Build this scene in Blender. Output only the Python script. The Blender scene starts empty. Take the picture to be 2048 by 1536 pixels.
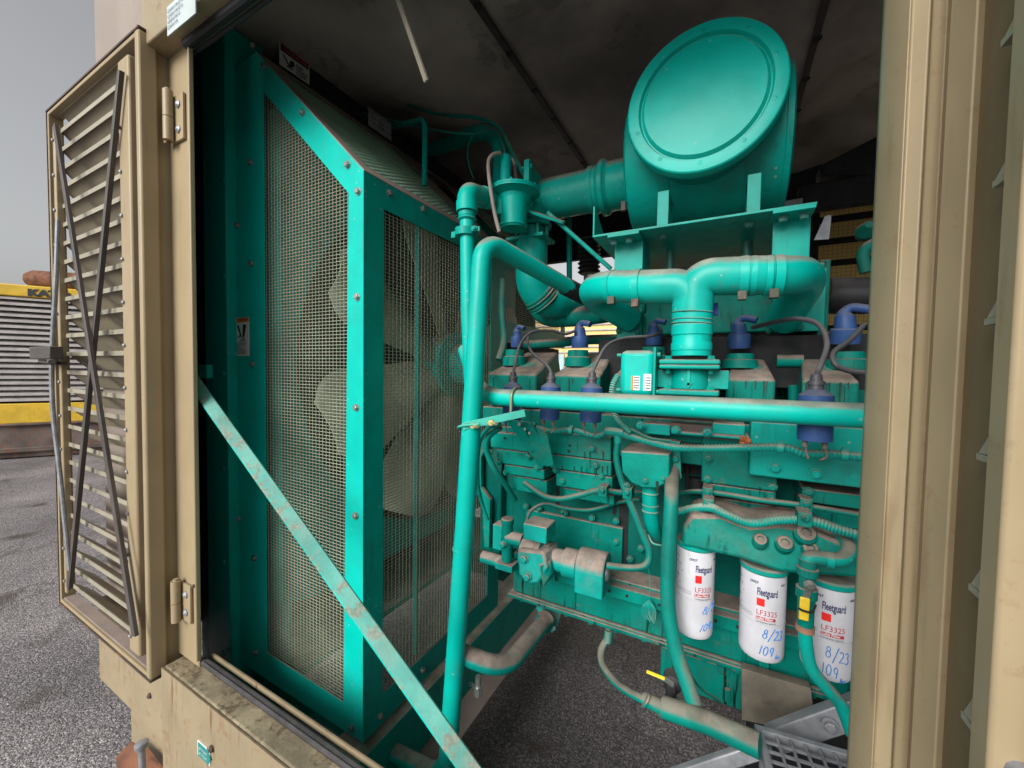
import bpy, math, random
from mathutils import Vector, Matrix
random.seed(7)
V = Vector
sc = bpy.context.scene
# ------------------------------------------------------------------ camera
M = Matrix(((0.88029678, 0.03100407, -0.47340051), (0.47417254, -0.02510291, 0.88007767), (0.01540139, -0.9992066, -0.03679569)))
F = 788.0
CAM = V((0, 0, 1.7))
cd = bpy.data.cameras.new('camera'); cam = bpy.data.objects.new('camera', cd); sc.collection.objects.link(cam)
cd.sensor_width = 36; cd.lens = F / 2048 * 36; cd.clip_start = .02; cd.clip_end = 2000
R3 = M @ Matrix(((1, 0, 0), (0, -1, 0), (0, 0, -1)))
cam.matrix_world = Matrix.Translation(CAM) @ R3.to_4x4()
sc.camera = cam
sc.render.resolution_x = 1024; sc.render.resolution_y = 768
# ------------------------------------------------------------------ world, sun, exposure
SUN_EL, SUN_AZ = math.radians(31), math.radians(187)          # azimuth: from +Y clockwise; the light comes over the camera's shoulder
w = bpy.data.worlds.new("World"); sc.world = w; w.use_nodes = True
nt = w.node_tree; nt.nodes.clear()
sky = nt.nodes.new('ShaderNodeTexSky'); sky.sky_type = 'NISHITA'; sky.sun_disc = False
sky.sun_elevation = SUN_EL; sky.sun_rotation = SUN_AZ; sky.dust_density = 3; sky.air_density = 1.2
hs = nt.nodes.new('ShaderNodeHueSaturation'); hs.inputs['Saturation'].default_value = .12
bg = nt.nodes.new('ShaderNodeBackground'); bg.inputs['Strength'].default_value = .075
wo = nt.nodes.new('ShaderNodeOutputWorld')
nt.links.new(sky.outputs[0], hs.inputs['Color']); nt.links.new(hs.outputs[0], bg.inputs['Color']); nt.links.new(bg.outputs[0], wo.inputs[0])
sl = bpy.data.lights.new('sun', 'SUN'); sl.energy = 2.0; sl.angle = math.radians(35); sl.color = (1, .97, .92)
so = bpy.data.objects.new('sun', sl); sc.collection.objects.link(so)
sdir = V((math.sin(SUN_AZ) * math.cos(SUN_EL), math.cos(SUN_AZ) * math.cos(SUN_EL), math.sin(SUN_EL)))
so.rotation_euler = sdir.to_track_quat('Z', 'Y').to_euler(); so.location = (0, -6, 8)
sc.view_settings.view_transform = 'Standard'; sc.view_settings.look = 'None'
sc.view_settings.exposure = .88; sc.view_settings.gamma = 1
sc.render.engine = 'CYCLES'; sc.cycles.max_bounces = 6; sc.cycles.diffuse_bounces = 4; sc.cycles.glossy_bounces = 3
sc.cycles.use_denoising = True; sc.cycles.sample_clamp_indirect = 4

# ------------------------------------------------------------------ placing: a point of the scene seen along a line of sight at distance Y (or X, Z)
def A(px, py, Y=None, X=None, Z=None):
    d = M @ V((px - 1024, py - 768, F))
    t = (Y / d.y) if Y is not None else ((X / d.x) if X is not None else ((Z - CAM.z) / d.z))
    return CAM + d * t

# ------------------------------------------------------------------ materials
def mat(name, col, rough=.5, metal=0, var=.25, vscale=6, dust=0, dustcol=(.20, .155, .125), streak=0, streakcol=(.02, .05, .04),
        bump=.15, bscale=180, grime=0, rust=0, rustcol=(.16, .05, .02), rscale=9, dlo=.25, spec=.5, coat=0, fleck=0, dent=0):
    m = bpy.data.materials.new(name); m.use_nodes = True; t = m.node_tree; N = t.nodes; L = t.links
    p = N['Principled BSDF']; p.inputs['Roughness'].default_value = rough; p.inputs['Metallic'].default_value = metal
    p.inputs['Specular IOR Level'].default_value = spec
    if coat: p.inputs['Coat Weight'].default_value = coat; p.inputs['Coat Roughness'].default_value = .25
    g = N.new('ShaderNodeNewGeometry')
    def noise(sc_, det=6, vec=None, ro=.6):
        n = N.new('ShaderNodeTexNoise'); n.inputs['Scale'].default_value = sc_; n.inputs['Detail'].default_value = det; n.inputs['Roughness'].default_value = ro
        L.new(vec or g.outputs['Position'], n.inputs['Vector']); return n.outputs['Fac']
    def mr(x, a, b, c=0, d=1):
        n = N.new('ShaderNodeMapRange'); n.inputs[1].default_value = a; n.inputs[2].default_value = b; n.inputs[3].default_value = c; n.inputs[4].default_value = d
        n.interpolation_type = 'SMOOTHSTEP'; L.new(x, n.inputs[0]); return n.outputs[0]
    def mul(a, b, op='MULTIPLY'):
        n = N.new('ShaderNodeMath'); n.operation = op; n.use_clamp = True
        for i, x in enumerate((a, b)):
            if isinstance(x, (int, float)): n.inputs[i].default_value = x
            else: L.new(x, n.inputs[i])
        return n.outputs[0]
    def mix(fac, a, b):
        n = N.new('ShaderNodeMix'); n.data_type = 'RGBA'
        if isinstance(fac, (int, float)): n.inputs[0].default_value = fac
        else: L.new(fac, n.inputs[0])
        for i, x in ((6, a), (7, b)):
            if isinstance(x, tuple): n.inputs[i].default_value = (*x[:3], 1)
            else: L.new(x, n.inputs[i])
        return n.outputs[2]
    c0 = tuple(x * (1 - var) for x in col); c1 = tuple(min(1, x * (1 + var * .7)) for x in col)
    c = mix(mr(noise(vscale), .3, .7), c0, c1)
    if grime:
        oi = N.new('ShaderNodeObjectInfo'); c = mix(mr(oi.outputs['Random'], 0, 1, 0, .45), c, tuple(x * .55 for x in col))
        c = mix(mul(mr(noise(3.1, 8, None, .7), .47, .70), grime), c, (.035, .075, .06))
        c = mix(mul(mr(noise(47, 6, None, .75), .66, .72), mul(mr(noise(6, 2), .45, .6), grime * 1.6)), c, (.11, .10, .085))
    if streak:
        mp = N.new('ShaderNodeMapping'); mp.inputs['Scale'].default_value = (1, 1, .09); L.new(g.outputs['Position'], mp.inputs['Vector'])
        s = mul(mr(noise(55, 3, mp.outputs[0]), .55, .72), mr(noise(5, 2), .42, .62))
        c = mix(mul(s, streak), c, streakcol)
    if rust:
        r = mul(mr(noise(rscale, 9, None, .72), .60 - .16 * rust, .66 - .12 * rust), min(1, rust * 1.3))
        c = mix(r, c, mix(mr(noise(rscale * 7), .4, .6), rustcol, tuple(x * 2.2 for x in rustcol)))
    if fleck:
        vo = N.new('ShaderNodeTexVoronoi'); vo.inputs['Scale'].default_value = 24; L.new(g.outputs['Position'], vo.inputs['Vector'])
        c = mix(mul(mr(vo.outputs['Distance'], .05, .09, 1, 0), fleck), c, (.45, .45, .38))
    if dust:
        sx = N.new('ShaderNodeSeparateXYZ'); L.new(g.outputs['Normal'], sx.inputs[0])
        up = mr(mul(sx.outputs[2], mul(noise(11, 5), .45, 'MULTIPLY'), 'ADD'), dlo + .15, dlo + .55)
        f = mul(mul(up, dust), mr(noise(38, 5), .2, .55, .72, 1))
        c = mix(f, c, mix(mr(noise(16), .35, .65), tuple(x * .75 for x in dustcol), tuple(x * 1.25 for x in dustcol)))
        L.new(mul(mul(f, .4), rough, 'ADD'), p.inputs['Roughness'])
    else:
        L.new(mr(noise(vscale * 4), .3, .7, max(0, rough - .08), min(1, rough + .1)), p.inputs['Roughness'])
    L.new(c, p.inputs['Base Color'])
    if bump:
        b = N.new('ShaderNodeBump'); b.inputs['Strength'].default_value = bump; b.inputs['Distance'].default_value = .002
        L.new(noise(bscale, 4), b.inputs['Height']); L.new(b.outputs[0], p.inputs['Normal'])
        if dent:
            b2 = N.new('ShaderNodeBump'); b2.inputs['Strength'].default_value = dent; b2.inputs['Distance'].default_value = .006
            L.new(noise(7, 2), b2.inputs['Height']); L.new(b2.outputs[0], b.inputs['Normal'])
    return m
TE = (.0, .35, .29)
m_teal = mat('teal_paint', TE, .42, spec=.16, grime=.45, dust=.9, dlo=.42, var=.16, dent=.5, streak=.35, fleck=.4, bump=.12, bscale=90)
m_clean_bright = mat('teal_paint_clean_bright', (.0, .46, .385), .36, spec=.22, grime=.22, dust=.9, dlo=.42, dustcol=(.26, .23, .19), var=.10, fleck=.3, bump=.1, bscale=70, dent=.5, streak=.3, streakcol=(.10, .14, .12))
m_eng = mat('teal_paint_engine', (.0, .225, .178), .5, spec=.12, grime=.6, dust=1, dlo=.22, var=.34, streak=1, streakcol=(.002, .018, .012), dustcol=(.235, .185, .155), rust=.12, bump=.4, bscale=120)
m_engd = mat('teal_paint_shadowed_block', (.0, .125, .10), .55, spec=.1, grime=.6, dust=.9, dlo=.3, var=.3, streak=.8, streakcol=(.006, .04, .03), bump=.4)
m_hose = mat('teal_painted_hose', (.0, .18, .145), .5, spec=.25, dust=1, dlo=.25, dustcol=(.16, .15, .12), var=.3, rust=.22, rustcol=(.03, .08, .06), bump=.3)
m_conduit = mat('teal_painted_conduit', (.005, .27, .225), .5, spec=.3, dust=.85, dlo=.2, dustcol=(.22, .25, .2), var=.2)
m_dusty = mat('dust_covered_teal', (.0, .28, .24), .6, spec=.2, dust=1, dlo=.12, dustcol=(.26, .205, .175), var=.3, bump=.4)
m_brace = mat('worn_teal_angle', (.0, .42, .36), .5, spec=.3, dust=.45, dlo=.1, dustcol=(.25, .24, .2), var=.3, rust=.62, rustcol=(.13, .125, .095), rscale=17, bump=.4)
m_beige = mat('beige_enclosure_paint', (.315, .250, .152), .42, spec=.3, var=.07, dust=.3, dlo=.5, dustcol=(.13, .10, .07), streak=.35, streakcol=(.22, .14, .08), rust=.02, bump=.06, bscale=40)
m_wall = mat('weathered_grey_beige', (.27, .225, .195), .55, spec=.3, var=.08, dust=.2, streak=.4, streakcol=(.17, .13, .1), bump=.06)
m_recess_shade = mat('shaded_beige_recess', (.17, .128, .07), .5, spec=.25, var=.1, streak=.2, rust=.1, rscale=40, bump=.08)  # enclosure beige darkened: shade of the sideways face put into the colour
m_jamb = mat('speckled_beige_paint', (.315, .250, .152), .42, spec=.3, var=.09, vscale=3, dent=.6, streak=.5, streakcol=(.2, .14, .08), rust=.16, rustcol=(.13, .075, .035), rscale=42, bump=.12, bscale=60)
m_beiger = mat('beige_paint_rusting', (.29, .237, .15), .45, spec=.3, var=.12, dust=.8, dlo=.3, dustcol=(.11, .08, .05), streak=.9, streakcol=(.16, .075, .03), rust=.3, rustcol=(.12, .05, .02), rscale=12, bump=.2)
m_moss = mat('mossy_beige_ledge', (.25, .21, .14), .8, spec=.2, var=.35, vscale=17, rust=.9, rustcol=(.105, .085, .055), rscale=13, bump=.6, bscale=150)
m_olive = mat('olive_beige_slat', (.31, .27, .195), .5, spec=.3, var=.15, rust=.04, streak=.3, streakcol=(.1, .07, .04))
m_lip = mat('pale_slat_lip', (.30, .275, .21), .45, var=.12, rust=.08)
m_edge = mat('rusted_dark_edge', (.07, .05, .04), .8, var=.4, rust=.3, bump=.5)
m_rub = mat('black_rubber', (.018, .018, .022), .55, var=.3, dust=.6, dlo=.3, dustcol=(.1, .09, .09), bump=.2)
m_bar = mat('dark_painted_bar', (.07, .06, .055), .5, var=.3, dust=.4, dlo=.3, rust=.1)
m_steel = mat('zinc_steel', (.36, .38, .36), .32, metal=.75, var=.25, rust=.08, bump=.2)
m_bolt = mat('painted_bolt', (.10, .30, .26), .38, metal=.35, var=.3, dust=.6, dlo=.3)
m_galv = mat('grey_galvanised', (.25, .26, .28), .42, metal=.3, var=.25, vscale=25, bump=.2)
m_wire = mat('woven_wire', (.30, .34, .25), .5, spec=.3, metal=.1, var=.2, rust=.12, rustcol=(.1, .07, .04), rscale=20, bump=0)
m_wire2 = mat('dusty_woven_wire', (.22, .36, .26), .55, var=.25, rust=.25, rustcol=(.14, .08, .05), rscale=6, bump=0)
m_dustf = mat('dust_brown_flange', (.24, .19, .165), .85, var=.2, rust=.08, bump=.5, bscale=220)
m_blade = mat('fan_blade_grey', (.42, .43, .33), .5, spec=.2, var=.15, dust=.5, dlo=.1, dustcol=(.2, .2, .14), rust=.12, rustcol=(.12, .11, .07))
m_core = mat('dark_maroon_core', (.12, .045, .04), .7, var=.4, bump=0)
m_ceil = mat('dark_foam_liner', (.36, .325, .295), .5, var=.6, vscale=1.6, rust=.3, rustcol=(.02, .017, .014), rscale=3, bump=.5, bscale=260)
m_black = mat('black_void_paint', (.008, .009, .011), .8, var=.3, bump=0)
m_blue = mat('blue_coil_plastic', (.03, .075, .21), .45, spec=.25, var=.15, dust=.75, dlo=.3, dustcol=(.14, .14, .16))
m_cable = mat('grey_black_cable', (.05, .05, .058), .5, var=.25, dust=.5, dlo=.2, dustcol=(.15, .14, .14))
m_greyh = mat('grey_rubber_tube', (.22, .19, .17), .6, var=.2)
m_white = mat('white_enamel', (.52, .52, .56), .33, var=.08, vscale=20, streak=.4, streakcol=(.30, .30, .27), dust=.7, dlo=.3, bump=.05)
m_paper = mat('label_white', (.62, .64, .63), .5, var=.06, bump=0)
m_ink = mat('label_ink', (.02, .02, .025), .6, var=0, bump=0)
m_navy = mat('navy_print', (.02, .025, .09), .6, var=0, bump=0)
m_red = mat('red_print', (.72, .015, .012), .5, var=0, bump=0)
m_crim = mat('crimson_print', (.42, .02, .04), .5, var=0, bump=0)
m_orange = mat('orange_print', (.75, .2, .03), .5, var=0, bump=0)
m_pen = mat('blue_marker', (.03, .19, .52), .5, var=.2, vscale=60, bump=0)
m_yel = mat('yellow_paint', (.62, .40, .025), .45, var=.15, streak=.4, streakcol=(.2, .13, .03))
m_yelh = mat('yellow_handle', (.75, .52, .03), .4, var=.2)
m_brown = mat('rust_brown_steel', (.12, .09, .08), .75, var=.5, vscale=3, rust=.5, rustcol=(.13, .045, .02), bump=.3)
m_rustp = mat('orange_rust_plate', (.15, .06, .03), .85, var=.5, vscale=12, rust=.3, bump=.6)
m_louv = mat('pale_metal_louvre', (.40, .37, .36), .5, var=.15, streak=.3, streakcol=(.22, .14, .11))
m_teall = mat('teal_label', (.01, .22, .2), .5, var=.05, bump=0)
m_concrete = mat('mottled_grey_plate', (.15, .13, .10), .8, var=.5, vscale=7, rust=.4, rustcol=(.03, .028, .02), rscale=8, bump=.4)
m_cream = mat('cream_painted_steel', (.70, .50, .17), .5, var=.1)
m_cloth = mat('rust_orange_rag', (.45, .13, .05), .9, var=.4, vscale=80, bump=.6)

def asphalt():
    m = bpy.data.materials.new('asphalt'); m.use_nodes = True; t = m.node_tree; N = t.nodes; L = t.links; p = N['Principled BSDF']
    g = N.new('ShaderNodeNewGeometry')
    def nz(s, d=6):
        n = N.new('ShaderNodeTexNoise'); n.inputs['Scale'].default_value = s; n.inputs['Detail'].default_value = d; L.new(g.outputs['Position'], n.inputs['Vector']); return n.outputs['Fac']
    v = N.new('ShaderNodeTexVoronoi'); v.inputs['Scale'].default_value = 165; L.new(g.outputs['Position'], v.inputs['Vector'])
    v2 = N.new('ShaderNodeTexVoronoi'); v2.inputs['Scale'].default_value = 70; L.new(g.outputs['Position'], v2.inputs['Vector'])
    r = N.new('ShaderNodeValToRGB'); e = r.color_ramp.elements; e[0].color = (.085, .08, .083, 1); e[0].position = .1; e[1].color = (.48, .45, .45, 1); e[1].position = .95
    x = e.new(.6); x.color = (.20, .185, .19, 1)
    L.new(v.outputs['Color'], r.inputs[0])
    r2 = N.new('ShaderNodeValToRGB'); e = r2.color_ramp.elements; e[0].color = (.5, .5, .5, 1); e[1].color = (1.35, 1.3, 1.3, 1); L.new(nz(.9, 8), r2.inputs[0]); e[0].position = .3; e[1].position = .7
    mx = N.new('ShaderNodeMix'); mx.data_type = 'RGBA'; mx.blend_type = 'MULTIPLY'; mx.inputs[0].default_value = .8
    L.new(r.outputs[0], mx.inputs[6]); L.new(r2.outputs[0], mx.inputs[7])
    mr = N.new('ShaderNodeMapRange'); mr.inputs[1].default_value = .60; mr.inputs[2].default_value = .72; L.new(nz(2.3, 9), mr.inputs[0])
    m2 = N.new('ShaderNodeMix'); m2.data_type = 'RGBA'; L.new(mr.outputs[0], m2.inputs[0]); L.new(mx.outputs[2], m2.inputs[6]); m2.inputs[7].default_value = (.075, .06, .052, 1)
    vc = N.new('ShaderNodeTexVoronoi'); vc.feature = 'DISTANCE_TO_EDGE'; vc.inputs['Scale'].default_value = .32
    wp = N.new('ShaderNodeVectorMath'); wp.operation = 'ADD'; nn = N.new('ShaderNodeTexNoise'); nn.inputs['Scale'].default_value = 3; nn.inputs['Detail'].default_value = 6; L.new(g.outputs['Position'], nn.inputs['Vector'])
    L.new(g.outputs['Position'], wp.inputs[0]); L.new(nn.outputs['Color'], wp.inputs[1]); L.new(wp.outputs[0], vc.inputs['Vector'])
    ck = N.new('ShaderNodeMapRange'); ck.inputs[1].default_value = .002; ck.inputs[2].default_value = .009; ck.inputs[3].default_value = .35; ck.inputs[4].default_value = 0; L.new(vc.outputs['Distance'], ck.inputs[0])
    m3 = N.new('ShaderNodeMix'); m3.data_type = 'RGBA'; L.new(ck.outputs[0], m3.inputs[0]); L.new(m2.outputs[2], m3.inputs[6]); m3.inputs[7].default_value = (.03, .027, .027, 1)
    L.new(m3.outputs[2], p.inputs['Base Color']); p.inputs['Roughness'].default_value = .75
    b = N.new('ShaderNodeBump'); b.inputs['Strength'].default_value = .9; b.inputs['Distance'].default_value = .004
    s = N.new('ShaderNodeMath'); s.operation = 'ADD'; L.new(v.outputs['Distance'], s.inputs[0]); L.new(v2.outputs['Distance'], s.inputs[1])
    L.new(s.outputs[0], b.inputs['Height']); b.invert = True; L.new(b.outputs[0], p.inputs['Normal'])
    return m
m_asph = asphalt()

# ------------------------------------------------------------------ mesh helpers
def frame(ax):
    ax = V(ax).normalized(); u = ax.cross(V((0, 0, 1)))
    if u.length < .05: u = ax.cross(V((1, 0, 0)))
    u.normalize(); return u, ax.cross(u).normalized(), ax
def fillet(pts, R, seg=8):
    pts = [V(p) for p in pts]; out = [pts[0]]
    for i in range(1, len(pts) - 1):
        a, b, c = pts[i - 1], pts[i], pts[i + 1]; r = R[i - 1] if isinstance(R, (list, tuple)) else R
        d = min(r, (a - b).length * .49, (c - b).length * .49)
        p0 = b + (a - b).normalized() * d; p2 = b + (c - b).normalized() * d
        for k in range(seg + 1):
            t = k / seg; w_ = .70
            q = ((1 - t) ** 2 * p0 + 2 * t * (1 - t) * w_ * 1.0 * b + t * t * p2) / ((1 - t) ** 2 + 2 * t * (1 - t) * w_ + t * t)
            out.append(q)
    out.append(pts[-1]); return out
def spline(pts, n=8):
    pts = [V(p) for p in pts]; P_ = [pts[0] * 2 - pts[1]] + pts + [pts[-1] * 2 - pts[-2]]; out = []
    for i in range(1, len(P_) - 2):
        a, b, c, d = P_[i - 1:i + 3]
        for k in range(n):
            t = k / n
            out.append(.5 * (2 * b + (c - a) * t + (2 * a - 5 * b + 4 * c - d) * t * t + (3 * b - a - 3 * c + d) * t ** 3))
    out.append(pts[-1]); return out
EACH = {'bolt', 'rivet', 'plate_bolt', 'cover_bolt', 'foot_bolt', 'bolt_hole', 'screw', 'cable_clip', 'conduit_clip', 'band_clamp', 'strap', 'nut', 'boss', 'lug', 'hinge_rivet', 'drain_plug', 'terminal', 'clamp_lock', 'saddle_leg', 'side_rail', 'end_flange', 'top_mesh', 'side_mesh', 'leg', 'seam', 'cradle', 'window', 'manifold_foot', 'wire_clamp', 'hose_clamp', 'pulley', 'coolant_link', 'fuel_link', 'liner_strip', 'recess', 'flange', 'lintel_seal', 'sill_seal', 'vent_slat'}
class MB:
    def __init__(s): s.v = []; s.f = []; s.parts = []
    def add(s, vs, fs):
        o = len(s.v); fo = len(s.f); s.v += [V(x) for x in vs]; s.f += [tuple(i + o for i in f) for f in fs]; s.parts.append((o, len(s.v), fo, len(s.f))); return s
    def prism(s, pts, vec):                                   # closed outline swept along vec
        n = len(pts); pts = [V(p) for p in pts]; vec = V(vec)
        nn = V((0, 0, 0))
        for i in range(n): nn += pts[i].cross(pts[(i + 1) % n])
        if nn.dot(vec) > 0: pts = pts[::-1]
        vs = pts + [p + vec for p in pts]
        fs = [tuple(range(n)), tuple(range(2 * n - 1, n - 1, -1))] + [(i, i + n, (i + 1) % n + n, (i + 1) % n) for i in range(n)]
        return s.add(vs, fs)
    def ring(s, outer, inner, vec):                           # plate with one opening
        n = len(outer); o = [V(p) for p in outer]; i_ = [V(p) for p in inner]; vec = V(vec)
        nn = V((0, 0, 0))
        for i in range(n): nn += o[i].cross(o[(i + 1) % n])
        if nn.dot(vec) > 0: o = o[::-1]; i_ = i_[::-1]
        vs = o + i_ + [p + vec for p in o] + [p + vec for p in i_]
        fs = []
        for k in range(n):
            l = (k + 1) % n
            fs += [(k, l, n + l, n + k), (2 * n + l, 2 * n + k, 3 * n + k, 3 * n + l), (l, k, 2 * n + k, 2 * n + l), (n + k, n + l, 3 * n + l, 3 * n + k)]
        return s.add(vs, fs)
    def box(s, a, b):
        a, b = V(a), V(b); x0, x1 = sorted((a.x, b.x)); y0, y1 = sorted((a.y, b.y)); z0, z1 = sorted((a.z, b.z))
        return s.prism([(x0, y0, z0), (x1, y0, z0), (x1, y0, z1), (x0, y0, z1)], (0, y1 - y0, 0))
    def bar(s, p, q, wd, th, up=(0, -1, 0)):                  # flat bar p->q; wide across, th along up
        p, q = V(p), V(q); ax = (q - p).normalized(); up = V(up); up = (up - ax * up.dot(ax)).normalized(); sd = ax.cross(up)
        a = p - sd * wd / 2 - up * th / 2
        return s.prism([a, a + sd * wd, a + sd * wd + up * th, a + up * th], q - p)
    def tube(s, pts, r, n=18, caps=True):
        pts = [V(p) for p in pts]; m = len(pts); rr = r if isinstance(r, (list, tuple)) else [r] * m
        tg = [(pts[min(i + 1, m - 1)] - pts[max(i - 1, 0)]).normalized() for i in range(m)]
        u, v_, _ = frame(tg[0]); vs = []
        for i in range(m):
            u = (u - tg[i] * u.dot(tg[i])).normalized(); v_ = tg[i].cross(u)
            for k in range(n):
                a = 2 * math.pi * k / n; vs.append(pts[i] + (u * math.cos(a) + v_ * math.sin(a)) * rr[i])
        fs = [(i * n + k, i * n + (k + 1) % n, (i + 1) * n + (k + 1) % n, (i + 1) * n + k) for i in range(m - 1) for k in range(n)]
        if caps: fs += [tuple(range(n - 1, -1, -1)), tuple((m - 1) * n + k for k in range(n))]
        return s.add(vs, fs)
    def rib(s, pts, r, pitch=.006, d=.0016, n=12):            # corrugated hose along a path
        pts = [V(p) for p in pts]; L_ = [0]
        for i in range(1, len(pts)): L_.append(L_[-1] + (pts[i] - pts[i - 1]).length)
        T_ = L_[-1]; N_ = max(4, int(T_ / pitch) * 2); out = []; rr = []; j = 0
        for i in range(N_ + 1):
            x = T_ * i / N_
            while j < len(L_) - 2 and L_[j + 1] < x: j += 1
            out.append(pts[j].lerp(pts[j + 1], (x - L_[j]) / max(1e-9, L_[j + 1] - L_[j]))); rr.append(r + (d if i % 2 else -d))
        return s.tube(out, rr, n)
    def lathe(s, o, ax, prof, n=32, a0=0):
        u, v_, ax = frame(ax); o = V(o); vs = []; m = len(prof)
        for d, r in prof:
            for k in range(n):
                a = 2 * math.pi * (k + a0) / n; vs.append(o + ax * d + (u * math.cos(a) + v_ * math.sin(a)) * max(r, 1e-5))
        fs = [(i * n + k, i * n + (k + 1) % n, (i + 1) * n + (k + 1) % n, (i + 1) * n + k) for i in range(m - 1) for k in range(n)]
        fs += [tuple(range(n - 1, -1, -1)), tuple((m - 1) * n + k for k in range(n))]
        return s.add(vs, fs)
    def cyl(s, p, q, r, r2=None, n=24):
        p, q = V(p), V(q); return s.lathe(p, q - p, [(0, r), ((q - p).length, r if r2 is None else r2)], n)
    def bolt(s, p, nr, r=.009):
        p, nr = V(p), V(nr).normalized()
        s.lathe(p, nr, [(-.002, r * 1.35), (.002, r * 1.35), (.0022, r * .2)], 14)
        return s.lathe(p, nr, [(.002, r), (.002 + r * .75, r), (.002 + r * .9, r * .8)], 6)
    def clusters(s):
        n = len(s.parts); bb = []
        for a, b, _, _ in s.parts:
            q = s.v[a:b]; bb.append(([min(p[i] for p in q) - .0004 for i in range(3)], [max(p[i] for p in q) + .0004 for i in range(3)]))
        r = list(range(n))
        def f(i):
            while r[i] != i: i = r[i]
            return i
        for i in range(n):
            for j in range(i):
                if all(bb[i][0][k] <= bb[j][1][k] and bb[j][0][k] <= bb[i][1][k] for k in range(3)): r[f(i)] = f(j)
        out = {}
        for i in range(n): out.setdefault(f(i), []).append(i)
        return list(out.values())
    def build(s, name, m, parent=None, bevel=0, smooth=True, ang=32):
        if name in EACH and parent is not None and len(s.parts) > 1:
            cl = s.clusters()
            if len(cl) > 1:
                for c in cl:
                    q = MB()
                    for i in c:
                        a, b, fa, fb = s.parts[i]; q.add(s.v[a:b], [tuple(k - a for k in f) for f in s.f[fa:fb]])
                    o = q.build(name, m, parent, bevel, smooth, ang)
                return o
        me = bpy.data.meshes.new(name); base = V((0, 0, 0))
        if parent is not None: base = parent.matrix_basis.translation.copy() if parent.parent is None else base_of[parent.name]
        else:
            xs = [p.x for p in s.v]; ys = [p.y for p in s.v]; zs = [p.z for p in s.v]
            base = V(((min(xs) + max(xs)) / 2, (min(ys) + max(ys)) / 2, min(zs)))
        me.from_pydata([p - base for p in s.v], [], s.f); me.validate(); me.update()
        o = bpy.data.objects.new(name, me); sc.collection.objects.link(o)
        if parent is None: o.location = base
        else: o.parent = parent
        base_of[o.name] = base
        me.materials.append(m)
        if smooth: me.shade_smooth(); me.set_sharp_from_angle(angle=math.radians(ang))
        if bevel:
            b = o.modifiers.new('b', 'BEVEL'); b.width = bevel; b.segments = 2; b.limit_method = 'ANGLE'; b.angle_limit = math.radians(40); b.harden_normals = False
        return o
base_of = {}
def tag(o, label, cat, group=None, kind=None):
    o['label'] = label; o['category'] = cat
    if group: o['group'] = group
    if kind: o['kind'] = kind
    return o
def thing(name, label, cat, loc, group=None):
    o = bpy.data.objects.new(name, None); sc.collection.objects.link(o); o.location = V(loc); o.empty_display_size = .1
    base_of[o.name] = V(loc); return tag(o, label, cat, group)
def struct(o): o['kind'] = 'structure'; return o
def lab(o, s): o['label'] = s; return o

def text(mb, s, fn, size=1.0, sx=1.0, bold=0):                # flat lettering mapped through fn(u, v) onto a surface
    c = bpy.data.curves.new('t', 'FONT'); c.body = s; c.size = size; c.resolution_u = 2; c.offset = bold
    o = bpy.data.objects.new('t', c); sc.collection.objects.link(o); bpy.context.view_layer.update()
    me = bpy.data.meshes.new_from_object(o.evaluated_get(bpy.context.evaluated_depsgraph_get()))
    mb.add([fn(v.co.x * sx, v.co.y) for v in me.vertices], [tuple(p.vertices) for p in me.polygons])
    bpy.data.objects.remove(o); bpy.data.curves.remove(c); bpy.data.meshes.remove(me)
def quad(mb, fn, u0, v0, u1, v1, n=6):
    vs = [fn(u0 + (u1 - u0) * i / n, v) for v in (v0, v1) for i in range(n + 1)]
    mb.add(vs, [(i, i + 1, n + 2 + i, n + 1 + i) for i in range(n)])
def planar(p, u, v):
    p, u, v = V(p), V(u), V(v); return lambda a, b: p + u * a + v * b
def clip(poly, u):                                            # span of a convex 2D outline on the line x = u
    r = []
    for (x0, y0), (x1, y1) in zip(poly, poly[1:] + poly[:1]):
        if (x0 - u) * (x1 - u) <= 0 and x0 != x1: r.append(y0 + (y1 - y0) * (u - x0) / (x1 - x0))
    return (min(r), max(r)) if len(r) > 1 else None
def weave(mb, o, U, W, poly, pu, pv, r):                      # woven wire over a convex outline
    o, U, W = V(o), V(U), V(W); Nn = U.cross(W).normalized()
    def run(poly_, pa, pb, A_, B_, ph):
        us = [p[0] for p in poly_]; k0 = math.ceil(min(us) / pa); k1 = math.floor(max(us) / pa)
        for k in range(k0, k1 + 1):
            c_ = clip(poly_, k * pa + 1e-7)
            if not c_ or c_[1] - c_[0] < pb: continue
            js = list(range(math.floor(c_[0] / pb), math.ceil(c_[1] / pb) + 1)); pts = []
            for j in js:
                b = min(max(j * pb, c_[0]), c_[1]); pts.append(o + A_ * (k * pa) + B_ * b + Nn * (r * .75 if (j + k + ph) % 2 else -r * .75))
            vs = []; 
            for p in pts: vs += [p - A_ * r, p + Nn * r, p + A_ * r, p - Nn * r]
            m = len(pts)
            mb.add(vs, [(4 * i + q, 4 * i + (q + 1) % 4, 4 * i + 4 + (q + 1) % 4, 4 * i + 4 + q) for i in range(m - 1) for q in range(4)])
    run(poly, pu, pv, U, W, 0); run([(b, a) for a, b in poly], pv, pu, W, U, 1)
    return mb
X1, Y1, Z1 = V((1, 0, 0)), V((0, 1, 0)), V((0, 0, 1))

# ================================================================== SETTING
g = MB(); g.add([(-70, -70, 0), (70, -70, 0), (70, 70, 0), (-70, 70, 0)], [(0, 1, 2, 3)])
struct(g.build('ground', m_asph, smooth=False))['label'] = 'grey asphalt yard'

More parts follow.
